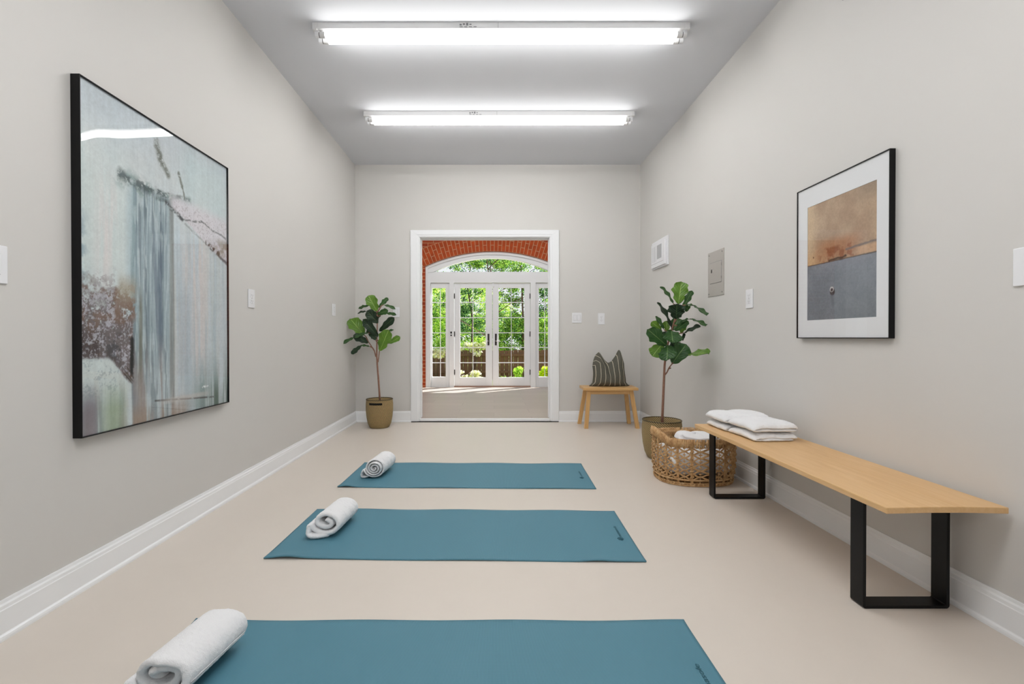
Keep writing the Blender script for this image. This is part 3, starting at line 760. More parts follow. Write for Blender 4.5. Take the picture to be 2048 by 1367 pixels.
def right_art():
    y0, y1, z0, z1, D = 2.030, 2.652, .993, 1.812, .026; x = XR
    r = empty('framed_photo_print', (x, (y0 + y1) / 2, z0), 'black-framed tan and grey stucco photograph with wide white border on the right wall', 'framed print')
    w = .0045; q = MB()
    q.box(x - D, x, y0, y0 + w, z0, z1); q.box(x - D, x, y1 - w, y1, z0, z1)
    q.box(x - D, x, y0 + w, y1 - w, z0, z0 + w); q.box(x - D, x, y0 + w, y1 - w, z1 - w, z1)
    q.build('frame', M['black'], r, bevel=.0015)
    a0, a1, b0, b1 = 2.106, 2.571, 1.090, 1.703; xm = x - .0195
    q = MB(); A = [(y0 + w, z0 + w), (y1 - w, z0 + w), (y1 - w, z1 - w), (y0 + w, z1 - w)]; B = [(a0, b0), (a1, b0), (a1, b1), (a0, b1)]
    V = [(xm, p[0], p[1]) for p in A + B] + [(xm + .002, p[0], p[1]) for p in B]
    q.add(V, [(i, (i + 1) % 4, 4 + (i + 1) % 4, 4 + i) for i in range(4)] + [(4 + i, 4 + (i + 1) % 4, 8 + (i + 1) % 4, 8 + i) for i in range(4)])
    q.build('mount', M['matboard'], r)
    nu, nv = 300, 390; C, U, V = photo_print(nu, nv)
    P = np.stack([np.full(U.shape, xm + .002), a1 - U * (a1 - a0), b0 + V * (b1 - b0)], -1).reshape(-1, 3)
    mesh('print', P, grid_faces(nu, nv), M['print'], r, smooth=True, colr=C.reshape(-1, 3))
    mesh('glazing', [(x - .0245, y0 + w, z0 + w), (x - .0245, y1 - w, z0 + w), (x - .0245, y1 - w, z1 - w), (x - .0245, y0 + w, z1 - w)], [(0, 1, 2, 3)], M['picglass2'], r)
right_art()

# ------------------------------------------------------------------ wall plates and panels
def plate(name, side, c, z, w, h, kind, label, cat, gangs=1):
    """side L/R/B; c = position along the wall; plate centre height z"""
    def P(a, d, zz):
        return (XL + d, c + a, zz) if side == 'L' else (XR - d, c - a, zz) if side == 'R' else (c + a, YB - d, zz)
    r = empty(name, P(0, 0, z), label, cat)
    def bx(a0, a1, d0, d1, z0, z1, nm, mt, par, bevel=0):
        p, q = P(a0, d0, z0), P(a1, d1, z1)
        return MB().box(p[0], q[0], p[1], q[1], p[2], q[2]).build(nm, mt, par, bevel=bevel)
    bx(-w / 2, w / 2, 0, .007, z - h / 2, z + h / 2, 'cover_plate', M['white2'], r, .0025)
    if kind == 'outlet':
        for s in (-1, 1):
            zz = z + s * .0195
            q = bx(-.0165, .0165, .007, .0095, zz - .014, zz + .014, 'receptacle', M['white2'], r, .001)
            bx(-.008, -.0055, .0095, .0098, zz - .001, zz + .008, 'slot', M['slot'], q)
            bx(.0055, .008, .0095, .0098, zz - .001, zz + .007, 'slot', M['slot'], q)
            bx(-.002, .002, .0095, .0098, zz - .010, zz - .006, 'slot', M['slot'], q)
        bx(-.002, .002, .007, .0085, z - .002, z + .002, 'screw', M['chrome'], r)
    else:
        for g in range(gangs):
            a = (g - (gangs - 1) / 2) * .046
            bx(a - .0175, a + .0175, .007, .0075, z - .034, z + .034, 'rocker_surround', M['slot'], r)
            bx(a - .0165, a + .0165, .007, .012, z - .033, z + .033, 'rocker', M['white2'], r, .002)
plate('wall_switch', 'L', 1.539, 1.243, .085, .126, 'switch', 'white rocker switch plate cut by the left edge, on the left wall', 'switch')
plate('wall_outlet', 'L', 3.173, 1.262, .082, .124, 'outlet', 'white outlet right of the large painting on the left wall', 'outlet')
plate('wall_outlet', 'L', 4.808, 1.281, .09, .122, 'outlet', 'white outlet on the left wall near the corner, left of the small potted fig', 'outlet')
plate('wall_switch', 'B', -1.153, 1.297, .078, .118, 'switch', 'white switch plate half hidden behind the leaves, left of the doorway', 'switch')
plate('wall_switch', 'B', .980, 1.228, .113, .121, 'switch', 'white double rocker switch just right of the doorway', 'switch', 2)
plate('wall_outlet', 'B', 1.269, 1.216, .077, .132, 'outlet', 'white outlet on the far wall above the wooden stool', 'outlet')
plate('wall_outlet', 'R', 3.181, 1.258, .084, .127, 'outlet', 'white outlet on the right wall between grey breaker panel and framed print', 'outlet')
plate('wall_switch', 'R', 1.512, 1.229, .106, .125, 'switch', 'white rocker switch plate cut by the right edge, on the right wall', 'switch')

def white_panel():
    y0, y1, z0, z1 = 4.655, 5.11, 1.719, 2.011; x = XR
    r = empty('wall_panel', (x, (y0 + y1) / 2, z0), 'white raised wall panel with a grey screen, above the tall fig plant', 'wall panel')
    MB().box(x - .016, x, y0, y1, z0, z1).build('back_plate', M['white2'], r, bevel=.003)
    MB().box(x - .034, x - .016, y0 + .03, y1 - .03, z0 + .012, z1 - .03).build('housing', M['white2'], r, bevel=.004)
    MB().box(x - .036, x - .034, 4.77, 4.895, 1.808, 1.948).build('screen', M['screen'], r)
    q = MB()
    for i in range(4): q.box(x - .035, x - .034, 4.93 + i * .035, 4.934 + i * .035, 1.79, 1.95)
    q.box(x - .035, x - .034, 4.72, 5.07, 1.768, 1.772)
    q.build('groove', M['screen'], r)
white_panel()
def breaker():
    y0, y1, z0, z1 = 3.537, 3.797, 1.320, 1.671; x = XR
    r = empty('breaker_panel', (x, (y0 + y1) / 2, z0), 'grey metal breaker panel cover with small hinged door on the right wall', 'breaker panel')
    MB().box(x - .005, x + .002, y0, y1, z0, z1).build('cover', M['panelgrey'], r, bevel=.0015)
    a0, a1, b0, b1 = 3.572, 3.756, 1.421, 1.582
    MB().box(x - .0056, x - .005, a0 - .003, a1 + .003, b0 - .003, b1 + .003).build('door_gap', M['slot'], r)
    d = MB().box(x - .0075, x - .005, a0, a1, b0, b1).build('door', M['panelgrey'], r, bevel=.001)
    MB().box(x - .0085, x - .0075, 3.700, 3.738, 1.500, 1.536).build('latch_plate', M['chrome'], d, bevel=.001)
    MB().box(x - .0105, x - .0085, 3.718, 3.730, 1.506, 1.530).build('latch', M['black'], d)
    for zz in (1.455, 1.555): MB().box(x - .0085, x - .006, a0 - .006, a0, zz - .01, zz + .01).build('hinge', M['chrome'], d)
    for yy in (y0 + .022, y1 - .022):
        for zz in (z0 + .022, z1 - .022):
            q = MB(); q.tube([(x - .005, yy, zz), (x - .0075, yy, zz)], .006, 10); q.build('screw', M['chrome'], r)
breaker()
r = empty('wall_hook', (XR, 2.328, 2.67), 'tiny grey hook high on the right wall at the top edge', 'hook')
MB().tube([(XR, 2.328, 2.675), (XR - .012, 2.328, 2.672), (XR - .018, 2.325, 2.662), (XR - .014, 2.322, 2.655)], .003, 8).build('hook_wire', M['slot'], r, smooth=True)
MB().box(XR - .003, XR, 2.320, 2.336, 2.664, 2.686).build('base_plate', M['chrome'], r, bevel=.001)

# ------------------------------------------------------------------ yoga mats
def text_mesh(s, size):
    cu = bpy.data.curves.new('t', 'FONT'); cu.body = s; cu.size = size; cu.resolution_u = 3; cu.shear = .12; cu.extrude = .00012
    to = bpy.data.objects.new('t', cu); col.objects.link(to)
    bpy.context.view_layer.update(); dg = bpy.context.evaluated_depsgraph_get()
    me = bpy.data.meshes.new_from_object(to.evaluated_get(dg)); V = [tuple(v.co) for v in me.vertices]; F = [tuple(p.vertices) for p in me.polygons]
    bpy.data.objects.remove(to); bpy.data.curves.remove(cu); bpy.data.meshes.remove(me); return V, F
TXT = text_mesh('sunasole', .0235)
TW = max(v[0] for v in TXT[0])
def yoga_mat(x0, y0, rot, label, seed, curl, logo_y):
    L, D, th = 1.717, .61, .0045
    r = empty('yoga_mat', (x0, y0, 0), label, 'yoga mat', 'teal yoga mats on the floor')
    g = random.Random(seed); nu, nv = 160, 36
    U, V = np.meshgrid(np.linspace(0, L, nu), np.linspace(0, D, nv))
    lift = np.zeros_like(U)
    ph = g.uniform(0, 6)
    near = np.exp(-V / .035); far = np.exp(-(D - V) / .03)
    lift += near * .0016 * (1 + np.sin(U * 9 + ph)) + far * .002 * (1 + np.sin(U * 11 + ph * 2))
    for (cu, cv, a, s) in curl: lift += a * np.exp(-((U - cu) / s) ** 2 - ((V - cv) / .05) ** 2)
    P = np.stack([U, V + .0015 * np.sin(U * 8 + ph), th + lift], -1).reshape(-1, 3); Q = P.copy(); Q[:, 2] = np.maximum(P[:, 2] - th, .0003)
    n = nu * nv; F = grid_faces(nu, nv); F2 = [tuple(i + n for i in reversed(f)) for f in F]
    E = [(j * nu, (j + 1) * nu) for j in range(nv - 1)][::1]
    ring = [i for i in range(nu)] + [j * nu + nu - 1 for j in range(1, nv)] + [(nv - 1) * nu + i for i in range(nu - 2, -1, -1)] + [j * nu for j in range(nv - 2, 0, -1)]
    S_ = [(ring[(i + 1) % len(ring)], ring[i], ring[i] + n, ring[(i + 1) % len(ring)] + n) for i in range(len(ring))]
    o = mesh('foam_sheet', np.vstack([P, Q]) + np.array([x0, y0, 0]), F + F2 + S_, M['mat'], r)
    o.data.polygons.foreach_set('use_smooth', [i < 2 * len(F) for i in range(len(o.data.polygons))])
    # printed logo: lotus outline and lettering reading away from the camera
    bx, by = L - .046, logo_y; z = th + .0022
    V, F = TXT
    Vw = [(x0 + bx - v[1] * 1.0, y0 + by + .024 + v[0] * (.132 / TW), z + v[2]) for v in V]
    mesh('printed_name', Vw, F, M['logo'], r)
    q = MB(); cx, cy = x0 + bx - .004, y0 + by
    for k in range(5):
        a = PI + (k - 2) * .62; R_ = .024
        tip = (cx + math.cos(a) * R_, cy + math.sin(a) * R_ * .8)
        for s in (-1, 1):
            m = (cx + math.cos(a + s * .36) * R_ * .7, cy + math.sin(a + s * .36) * R_ * .64)
            q.tube([(cx + .003, cy, z), (m[0], m[1], z), (tip[0], tip[1], z)], .0008, 4)
    q.tube([(cx + .003 + .0, cy - .012, z), (cx + .008, cy, z), (cx + .003, cy + .012, z)], .0008, 4)
    q.build('printed_emblem', M['logo'], r)
    r.rotation_euler = (0, 0, rot)
    return r
yoga_mat(-1.0515, 1.040, -.002, 'nearest teal ribbed yoga mat, cut by the bottom edge', 1, [(.0, .61, .004, .1)], .232)
yoga_mat(-1.0406, 2.1163, -.0213, 'middle of the three teal yoga mats, between the near and far ones', 2, [(.1, .0, .010, .08), (1.5, .0, .005, .06)], .232)
yoga_mat(-1.0441, 3.1248, -.0221, 'farthest teal yoga mat, the one closest to the doorway', 3, [(.06, .0, .008, .05)], .232)

# ------------------------------------------------------------------ towels
def strip_mesh(name, prof, th, y0, y1, parent, seed, wob=.008, ny=46, xf=None, recess=.0):
    """a towel sheet of thickness th following a 2D profile (x,z), running from y0 to y1"""
    g = np.random.default_rng(seed); P = np.array(prof, float)
    # resample evenly
    d = np.r_[0, np.cumsum(np.hypot(*np.diff(P, axis=0).T))]; n = max(60, int(d[-1] / .0055)); s = np.linspace(0, d[-1], n)
    P = np.stack([np.interp(s, d, P[:, 0]), np.interp(s, d, P[:, 1])], 1)
    for _ in range(3): P[1:-1] = (P[:-2] + 2 * P[1:-1] + P[2:]) / 4
    t = np.gradient(P, axis=0); t /= np.linalg.norm(t, axis=1)[:, None]; nn = np.stack([-t[:, 1], t[:, 0]], 1)
    th_ = np.full(n, th); e = np.minimum(np.arange(n), n - 1 - np.arange(n)) / 3.0; th_ *= np.clip(.35 + e, 0, 1)
    loop = np.vstack([P + nn * th_[:, None] / 2, (P - nn * th_[:, None] / 2)[::-1]]); m = len(loop)
    end0 = np.interp(np.linspace(0, 1, n), np.linspace(0, 1, 14), g.normal(size=14)) * wob; end1 = np.interp(np.linspace(0, 1, n), np.linspace(0, 1, 14), g.normal(size=14)) * wob
    rc = recess * np.clip(1 - np.linspace(0, 1, n) / .72, 0, 1) ** .7; end0 = end0 + rc; end1 = end1 - rc
    e0 = np.r_[end0, end0[::-1]]; e1 = np.r_[end1, end1[::-1]]
    centre = np.r_[P, P[::-1]]
    V = []
    for j in range(ny):
        f = j / (ny - 1); y = (y0 + e0) * (1 - f) + (y1 + e1) * f
        k = min(f, 1 - f) * (y1 - y0) / (th * .55); sh = math.sqrt(max(0, 1 - max(0, 1 - k) ** 2)) if k < 1 else 1
        sh = .25 + .75 * sh
        q = centre + (loop - centre) * sh
        wave = .0012 * np.sin(f * 9 + centre[:, 0] * 30 + seed) + .0009 * np.sin(f * 23 + centre[:, 1] * 60)
        X, Z = q[:, 0] + wave, q[:, 1] + wave * .6
        if xf is not None: X, y, Z = xf(X, y, Z, f)
        V.append(np.stack([X, y, Z], 1))
    V = np.vstack(V); F = []
    for j in range(ny - 1):
        for i in range(m):
            a = j * m + i; b = j * m + (i + 1) % m; F.append((a, a + m, b + m, b))
    for i in range(n - 1):
        F.append((i, i + 1, m - 2 - i, m - 1 - i)); b = (ny - 1) * m
        F.append((b + i + 1, b + i, b + m - 1 - i, b + m - 2 - i))
    V[:, 2] = np.maximum(V[:, 2], parent.location.z + .0003)
    o = mesh(name, V, F, M['terry'], parent, smooth=True)
    sb = o.modifiers.new('sub', 'SUBSURF'); sb.levels = 1; sb.render_levels = 1
    tx = bpy.data.textures.new('terry', 'CLOUDS'); tx.noise_scale = .012; tx.noise_depth = 2
    dm = o.modifiers.new('fuzz', 'DISPLACE'); dm.texture = tx; dm.strength = .0035; dm.mid_level = .5; dm.texture_coords = 'LOCAL'
    return o

def roll_profile(w, h, th, turns, r0, tail, start=0.0, zb=0.0, squash=None):
    pts = []; N = 300; A1 = PI + 2 * PI * 0  # ends travelling down the left side
    a_end = math.radians(188); a0 = a_end + 2 * PI * turns   # outer end on the left side, spiral clockwise inward
    for i in range(N):
        f = i / (N - 1); a = a0 + (a_end - a0) * f
        k = r0 + (1 - r0) * f
        rx, rz = (w - th) / 2 * k, (h - th) / 2 * k
        x = rx * math.cos(a); z = rz * math.sin(a)
        if squash: x, z = squash(x, z, k)
        pts.append((x, z + h / 2 + zb))
    x, z = pts[-1]
    pts += [(x + tail[i][0], th / 2 + zb + tail[i][1]) for i in range(len(tail))]
    return pts

def rolled_towel(cx, y0, y1, w, h, th, turns, r0, tail, lean, label, seed, yaw=0, squash=None, hem=False, recess=0):
    cy = (y0 + y1) / 2; r = empty('rolled_towel', (cx, cy, .0052), label, 'towel', 'rolled white towels on the yoga mats')
    pr = [(x + cx, z + .0072) for x, z in roll_profile(w, h, th, turns, r0, tail, squash=squash)]
    o = strip_mesh('terry_sheet', pr, th, y0, y1, r, seed, recess=recess, xf=lambda X, y, Z, f: (X + lean * (f - .5), y, Z))
    if hem:
        q = MB()
        for a in (-14, -21):
            a = math.radians(a); k = r0 + (1 - r0) * (1 - (360 + math.degrees(a) - 188) / (360 * turns)); x = cx + ((w - th) / 2 * k + th / 2 + .0004) * math.cos(a); z = .0072 + h / 2 + ((h - th) / 2 * k + th / 2 + .0004) * math.sin(a)
            q.tube([(x + lean * (f - .5), y0 + .012 + (y1 - y0 - .036) * f, z) for f in (0, .25, .5, .75, 1)], .0014, 6)
        q.build('hem_ridge', M['terry'], r, smooth=True)
    r.rotation_euler = (0, 0, yaw)
    return r
rolled_towel(-.895, 1.262, 1.520, .198, .140, .022, 2.2, .24, [(.018, .034), (.032, .012), (.058, 0), (.09, 0)], .03, 'large rolled white towel on the nearest mat', 3, 0, hem=True, recess=.018)
rolled_towel(-.829, 2.315, 2.60, .180, .142, .022, 1.75, .25, [(-.002, .030), (-.006, .008), (.014, -.001), (.06, 0), (.1, 0)], .03, 'rolled white towel with flattened end on the middle mat', 5, .03, recess=.03,
             squash=lambda x, z, k: (x, z * (1 - .30 * (1 - k)) - .16 * x * (1 - k * .7)))
rolled_towel(-.832, 3.305, 3.575, .158, .145, .0108, 3.7, .12, [(-.008, .05), (-.02, .02), (-.022, .004), (-.008, -.001), (.018, .002), (.03, .003)], .04, 'rolled white towel with spiral end on the farthest mat', 8, .05)

def folded_profile(x0, x1, z0, h, th, kind):
    """a sheet folded over on itself: flattened loop seen end-on"""
    R = (h - th) / 2; zc = z0 + h / 2; L, Rr = x0 + th / 2 + R * .2, x1 - th / 2 - R
    pts = []
    if kind == 0:      # fold at both sides, free end tucked under at the right
        pts += [(Rr - .02, zc - .0), (L + R + .01, zc - .0)]
        for i in range(9): a = math.radians(90 - 0 + 180 * 0) ; 
        pts += [(L + R * .7, zc - R * .3), (L + R * .8, z0 + th / 2)]
        pts += [(Rr, z0 + th / 2)]
        for i in range(13): a = -PI / 2 + PI * i / 12; pts.append((Rr + R * math.cos(a), zc + R * math.sin(a)))
        pts += [(L + R, zc + R)]
        for i in range(1, 9): a = PI / 2 + PI * .9 * i / 8; pts.append((L + R + (R * 1.1) * math.cos(a), zc + R * math.sin(a)))
    return pts
def slab_towel(x0, x1, y0, y1, z0, h, label, seed, yaw=0.0, layers=2, xo=0):
    """folded bath towel: soft layered sheets joined by a rounded fold on the left"""
    cx, cy = (x0 + x1) / 2, (y0 + y1) / 2; r = empty('folded_towel', (cx, cy, z0), label, 'towel', 'folded white towels on the bench')
    th = h / layers * .97; pts = []
    rr = th / 2
    zs = [z0 + rr + i * th for i in range(layers)]
    # serpentine from the bottom: right -> left fold -> right fold ...
    pts.append((x1 - .012 - xo, zs[0]))
    side = 'L'
    for i in range(layers):
        if side == 'L':
            pts.append((x0 + th, zs[i]));
            if i < layers - 1:
                zc = (zs[i] + zs[i + 1]) / 2
                for k in range(9): a = -PI / 2 - PI * k / 8; pts.append((x0 + th * .95 + th * .5 * math.cos(a) * 1.1, zc + th / 2 * math.sin(a)))
            side = 'R'
        else:
            pts.append((x1 - th, zs[i]))
            if i < layers - 1:
                zc = (zs[i] + zs[i + 1]) / 2
                for k in range(9): a = -PI / 2 + PI * k / 8; pts.append((x1 - th * .95 + th * .5 * math.cos(a) * 1.1, zc + th / 2 * math.sin(a)))
            side = 'L'
    if side == 'R': pts.append((x0 + th * .6, zs[-1]))
    else: pts.append((x1 - th * .4, zs[-1] - th * .15))
    def xf(X, y, Z, f):
        e = 1 - np.exp(-min(f, 1 - f) / .09)
        ex = 1 - np.exp(-np.minimum(X - x0 + .004, x1 - X + .012).clip(0) / .026)
        Zr = z0 + (Z - z0) * (.55 + .47 * e) * (.74 + .26 * ex) + (.003 * np.sin(X * 40 + f * 5 + seed)) * ((Z - z0) / h)
        return X, y, Zr
    o = strip_mesh('terry_sheet', pts, th, y0, y1, r, seed, wob=.003, ny=40, xf=xf)
    r.rotation_euler = (0, 0, yaw)
    return r
BZ = .437
slab_towel(1.368, 1.655, 2.795, 3.03, BZ + .0008, .044, 'folded white towel at the bottom of the far pile on the bench', 41, .0)
slab_towel(1.360, 1.66, 2.795, 3.03, BZ + .0492, .055, 'folded white towel on top of the far pile on the bench', 42, .02)
slab_towel(1.388, 1.640, 2.525, 2.785, BZ + .0008, .045, 'folded white towel at the bottom of the near pile on the bench', 43, .05, xo=.02)
slab_towel(1.383, 1.648, 2.528, 2.785, BZ + .0500, .052, 'folded white towel on top of the near pile on the bench', 44, .05)

# ------------------------------------------------------------------ bench
def bench():
    x0, x1, y0, y1, zt, th = 1.302, 1.708, 1.556, 3.050, BZ, .021
    r = empty('bench', ((x0 + x1) / 2, (y0 + y1) / 2, 0), 'long low oak-topped bench with black metal loop legs along the right wall', 'bench')
    n = 14
    V = []; 
    xs = [x0 + (x1 - x0) * i / n for i in range(n + 1)]
    sag = lambda x: -.0035 * (1 - math.sin(PI * (x - x0) / (x1 - x0)))
    for y in (y0, y1):
        for x in xs: V.append((x, y, zt + sag(x) * (1 if y == y0 else 0)))
        for x in xs: V.append((x, y, zt - th + sag(x) * (1 if y == y0 else 0)))
    m = n + 1; F = []
    for i in range(n):
        F.append((i, i + 1, 2 * m + i + 1, 2 * m + i)); F.append((m + i + 1, m + i, 3 * m + i, 3 * m + i + 1))
        F.append((i + 1, i, m + i, m + i + 1)); F.append((2 * m + i, 2 * m + i + 1, 3 * m + i + 1, 3 * m + i))
    F.append((0, 2 * m, 3 * m, m)); F.append((n, m + n, 3 * m + n, 2 * m + n))
    top = mesh('seat_board', V, F, M['oak'], r)
    b = top.modifiers.new('b', 'BEVEL'); b.width = .0025; b.segments = 2; b.limit_method = 'ANGLE'; b.angle_limit = math.radians(50)
    xs_ = x0 + (x1 - x0) * .59
    MB().box(xs_ - .0006, xs_ + .0006, y0 + .002, y1 - .002, zt - .003, zt + .0002).build('board_seam', M['pineleg'], r)
    for ya, yb in ((1.724, 1.787), (2.898, 2.962)):
        a0, a1, t = 1.357, 1.676, .0115; zt2 = zt - th - .0005; q = MB(); R = .012
        def loop(x0, x1, z0, z1, rad):
            pts = [(x0, z1)]
            for k in range(7): a = PI + PI / 2 * k / 6; pts.append((x0 + rad + rad * math.cos(a), z0 + rad + rad * math.sin(a)))
            for k in range(7): a = 3 * PI / 2 + PI / 2 * k / 6; pts.append((x1 - rad + rad * math.cos(a), z0 + rad + rad * math.sin(a)))
            return pts + [(x1, z1)]
        O = loop(a0, a1, 0.0004, zt2, R); I = loop(a0 + t, a1 - t, t, zt2, R * .35); k = len(O)
        V = [(p[0], y, p[1]) for y in (ya, yb) for p in O + I]; F = []
        for i in range(k - 1):
            F += [(i, i + 1, k + i + 1, k + i), (2 * k + i + 1, 2 * k + i, 3 * k + i, 3 * k + i + 1), (i, 2 * k + i, 2 * k + i + 1, i + 1), (k + i + 1, 3 * k + i + 1, 3 * k + i, k + i)]
        F += [(0, k, 3 * k, 2 * k), (k - 1, 3 * k - 1, 4 * k - 1, 2 * k - 1)]
        mesh('loop_leg', V, F, M['blackmetal'], r, bevel=.001)
bench()

# ------------------------------------------------------------------ stool
def stool():
    r = empty('stool', (1.28, 5.27, 0), 'small honey pine stool with splayed legs against the far wall', 'stool')
    zt = .447; th = .03
    b = [(.975, 5.12), (1.575, 5.12), (1.59, 5.42), (.985, 5.42)]
    MB().hexa([(x, y, zt - th) for x, y in b], [(x, y, zt) for x, y in b]).build('seat', M['pine'], r, bevel=.004)
    MB().box(1.05, 1.51, 5.165, 5.185, zt - th - .045, zt - th - .0005).box(1.05, 1.51, 5.36, 5.38, zt - th - .045, zt - th - .0005).build('apron', M['pine'], r, bevel=.002)
    for (tx, ty, bx_, by) in ((1.045, 5.175, 1.008, 5.145), (1.508, 5.175, 1.571, 5.145), (1.045, 5.375, .985, 5.43), (1.505, 5.375, 1.560, 5.43)):
        w = .021; d = .018; zt2 = zt - th - .0005
        MB().hexa([(bx_ - w, by - d, 0), (bx_ + w, by - d, 0), (bx_ + w, by + d, 0), (bx_ - w, by + d, 0)],
                  [(tx - w, ty - d, zt2), (tx + w, ty - d, zt2), (tx + w, ty + d, zt2), (tx - w, ty + d, zt2)]).build('leg', M['pineleg'], r, bevel=.003)
stool()

# ------------------------------------------------------------------ cushion
def m_cushion():
    t = NT('striped_olive_linen'); tc = t.new('ShaderNodeTexCoord'); sp = t.new('ShaderNodeSeparateXYZ'); t.link(tc.outputs['UV'], sp.inputs[0])
    n = t.noise(t.obj(), 260, 3); n2 = t.noise(t.obj(), 12, 3)
    u = t.math('ADD', sp.outputs[0], t.math('MULTIPLY', n2, .03))
    f = t.math('ABSOLUTE', t.math('SUBTRACT', t.math('FRACT', t.math('MULTIPLY', u, 7.0)), .5))
    st = t.math('LESS_THAN', f, .045)
    c = t.mix(n, lin(68, 67, 60), lin(114, 112, 102)); c = t.mix(st, c, lin(206, 198, 178))
    t.base(c); t.p.inputs['Roughness'].default_value = .95; t.p.inputs['Specular IOR Level'].default_value = .1
    t.bump(n, .6, .003); return t.m
def cushion():
    M['cush'] = m_cushion()
    cx, cy, z0 = 1.302, 5.29, .4475
    r = empty('throw_cushion', (cx, cy, z0), 'dark olive cushion with thin cream stripes and a dented top, on the stool', 'cushion')
    nu, nv = 61, 45; U, V = np.meshgrid(np.linspace(-1, 1, nu), np.linspace(0, 1, nv))
    kx = [-1, -.84, -.55, -.2, .02, .25, .55, .74, .86, 1]
    kz = [.30, .350, .385, .29, .255, .275, .35, .405, .402, .33]
    top = np.interp(U, kx, kz)
    for _ in range(2): top[:, 1:-1] = (top[:, :-2] + 2 * top[:, 1:-1] + top[:, 2:]) / 4
    half = .175 + .012 * (1 - V) + .012 * np.cos(V * PI * 2) * .4 + .035 * np.maximum(0, .12 - V) / .12
    X = U * half + .008 * (1 - V) * np.sign(U) * 0 + .012 * V * (U > 0) * 0
    X = X - .006 + .004 * np.sin(V * 5)
    # ears pinch inward
    X += -np.sign(U) * .055 * np.clip(V - .72, 0, 1) * np.clip(np.abs(U) - .5, 0, 1) * 3
    Z = V * top
    e = (np.clip(1 - np.abs(U) ** 3.0, 0, 1) ** .5) * (np.clip(1 - np.abs(2 * V - 1) ** 3.2, 0, 1) ** .5)
    dent = np.exp(-((U + .0) / .35) ** 2 - ((V - 1) / .35) ** 2)
    T_ = .088 * e * (1 - .45 * dent) + .004
    T_ += .004 * np.sin(U * 9 + V * 7) * e + .005 * np.sin(V * 16 + U * 3) * e * np.clip(U, 0, 1)
    yb = lambda s: cy + s * T_ + .055 * (V - .35) + .02
    P = np.stack([cx + X, yb(-1), z0 + .003 + Z], -1).reshape(-1, 3); Q = np.stack([cx + X, yb(1), z0 + .003 + Z], -1).reshape(-1, 3)
    n = nu * nv; F = grid_faces(nu, nv); F2 = [tuple(i + n for i in reversed(f)) for f in F]
    ring = [i for i in range(nu)] + [j * nu + nu - 1 for j in range(1, nv)] + [(nv - 1) * nu + i for i in range(nu - 2, -1, -1)] + [j * nu for j in range(nv - 2, 0, -1)]
    S_ = [(ring[(i + 1) % len(ring)], ring[i], ring[i] + n, ring[(i + 1) % len(ring)] + n) for i in range(len(ring))]
    uv = np.stack([(U + 1) / 2 + .95 * np.clip(V - .70, 0, 1) * np.clip(-U * 2, 0, 1), V], -1).reshape(-1, 2)
    mesh('cover', np.vstack([P, Q]), F + F2 + S_, M['cush'], r, smooth=True, uv=np.vstack([uv, uv]))
    for s in (-1, 1):
        q = MB(); rr = random.Random(4)
        for i in range(9):
            a = rr.uniform(-.4, .4); q.tube([(cx + s * .188, cy - .0, z0 + .012), (cx + s * (.215 + rr.uniform(-.01, .012)), cy - .01 + a * .03, z0 + .004 + rr.uniform(0, .012))], .0022, 5)
        q.build('tassel', M['cush_dark'], r)
M['cush_dark'] = simple('dark_thread', lin(56, 54, 46), .95)
cushion()

# ------------------------------------------------------------------ woven pots with fig plants
def m_pot():
    t = NT('diagonal_woven_seagrass'); tc = t.new('ShaderNodeTexCoord'); sp = t.new('ShaderNodeSeparateXYZ'); t.link(tc.outputs['UV'], sp.inputs[0])
    d = t.math('SUBTRACT', t.math('MULTIPLY', sp.outputs[0], 48), t.math('MULTIPLY', sp.outputs[1], -20))
    f = t.math('FRACT', d); s1 = t.math('LESS_THAN', f, .42)
    r2 = t.math('FRACT', t.math('MULTIPLY', sp.outputs[1], 44)); s2 = t.math('LESS_THAN', r2, .2)
    c = t.mix(s1, lin(206, 178, 122), lin(50, 42, 30)); c = t.mix(t.math('MULTIPLY', s2, .45), c, lin(96, 82, 54))
    c = t.mix(t.math('MULTIPLY', t.noise(t.obj(), 60, 3), .4), c, lin(110, 98, 66))
    t.base(c); t.p.inputs['Roughness'].default_value = .7; t.bump(f, .5, .004); return t.m
M['pot'] = m_pot()
def lathe(mb_prof, cx, cy, n=64):
    V = []; UV = []; m = len(mb_prof); L = 0; acc = [0]
    for i in range(1, m): acc.append(acc[-1] + math.hypot(mb_prof[i][0] - mb_prof[i - 1][0], mb_prof[i][1] - mb_prof[i - 1][1]))
    for j, (r_, z) in enumerate(mb_prof):
        for k in range(n + 1):
            a = 2 * PI * k / n; V.append((cx + r_ * math.cos(a), cy + r_ * math.sin(a), z)); UV.append((k / n, acc[j] / .31))
    F = []
    for j in range(m - 1):
        for k in range(n): a = j * (n + 1) + k; F.append((a, a + 1, a + n + 2, a + n + 1))
    return V, F, UV
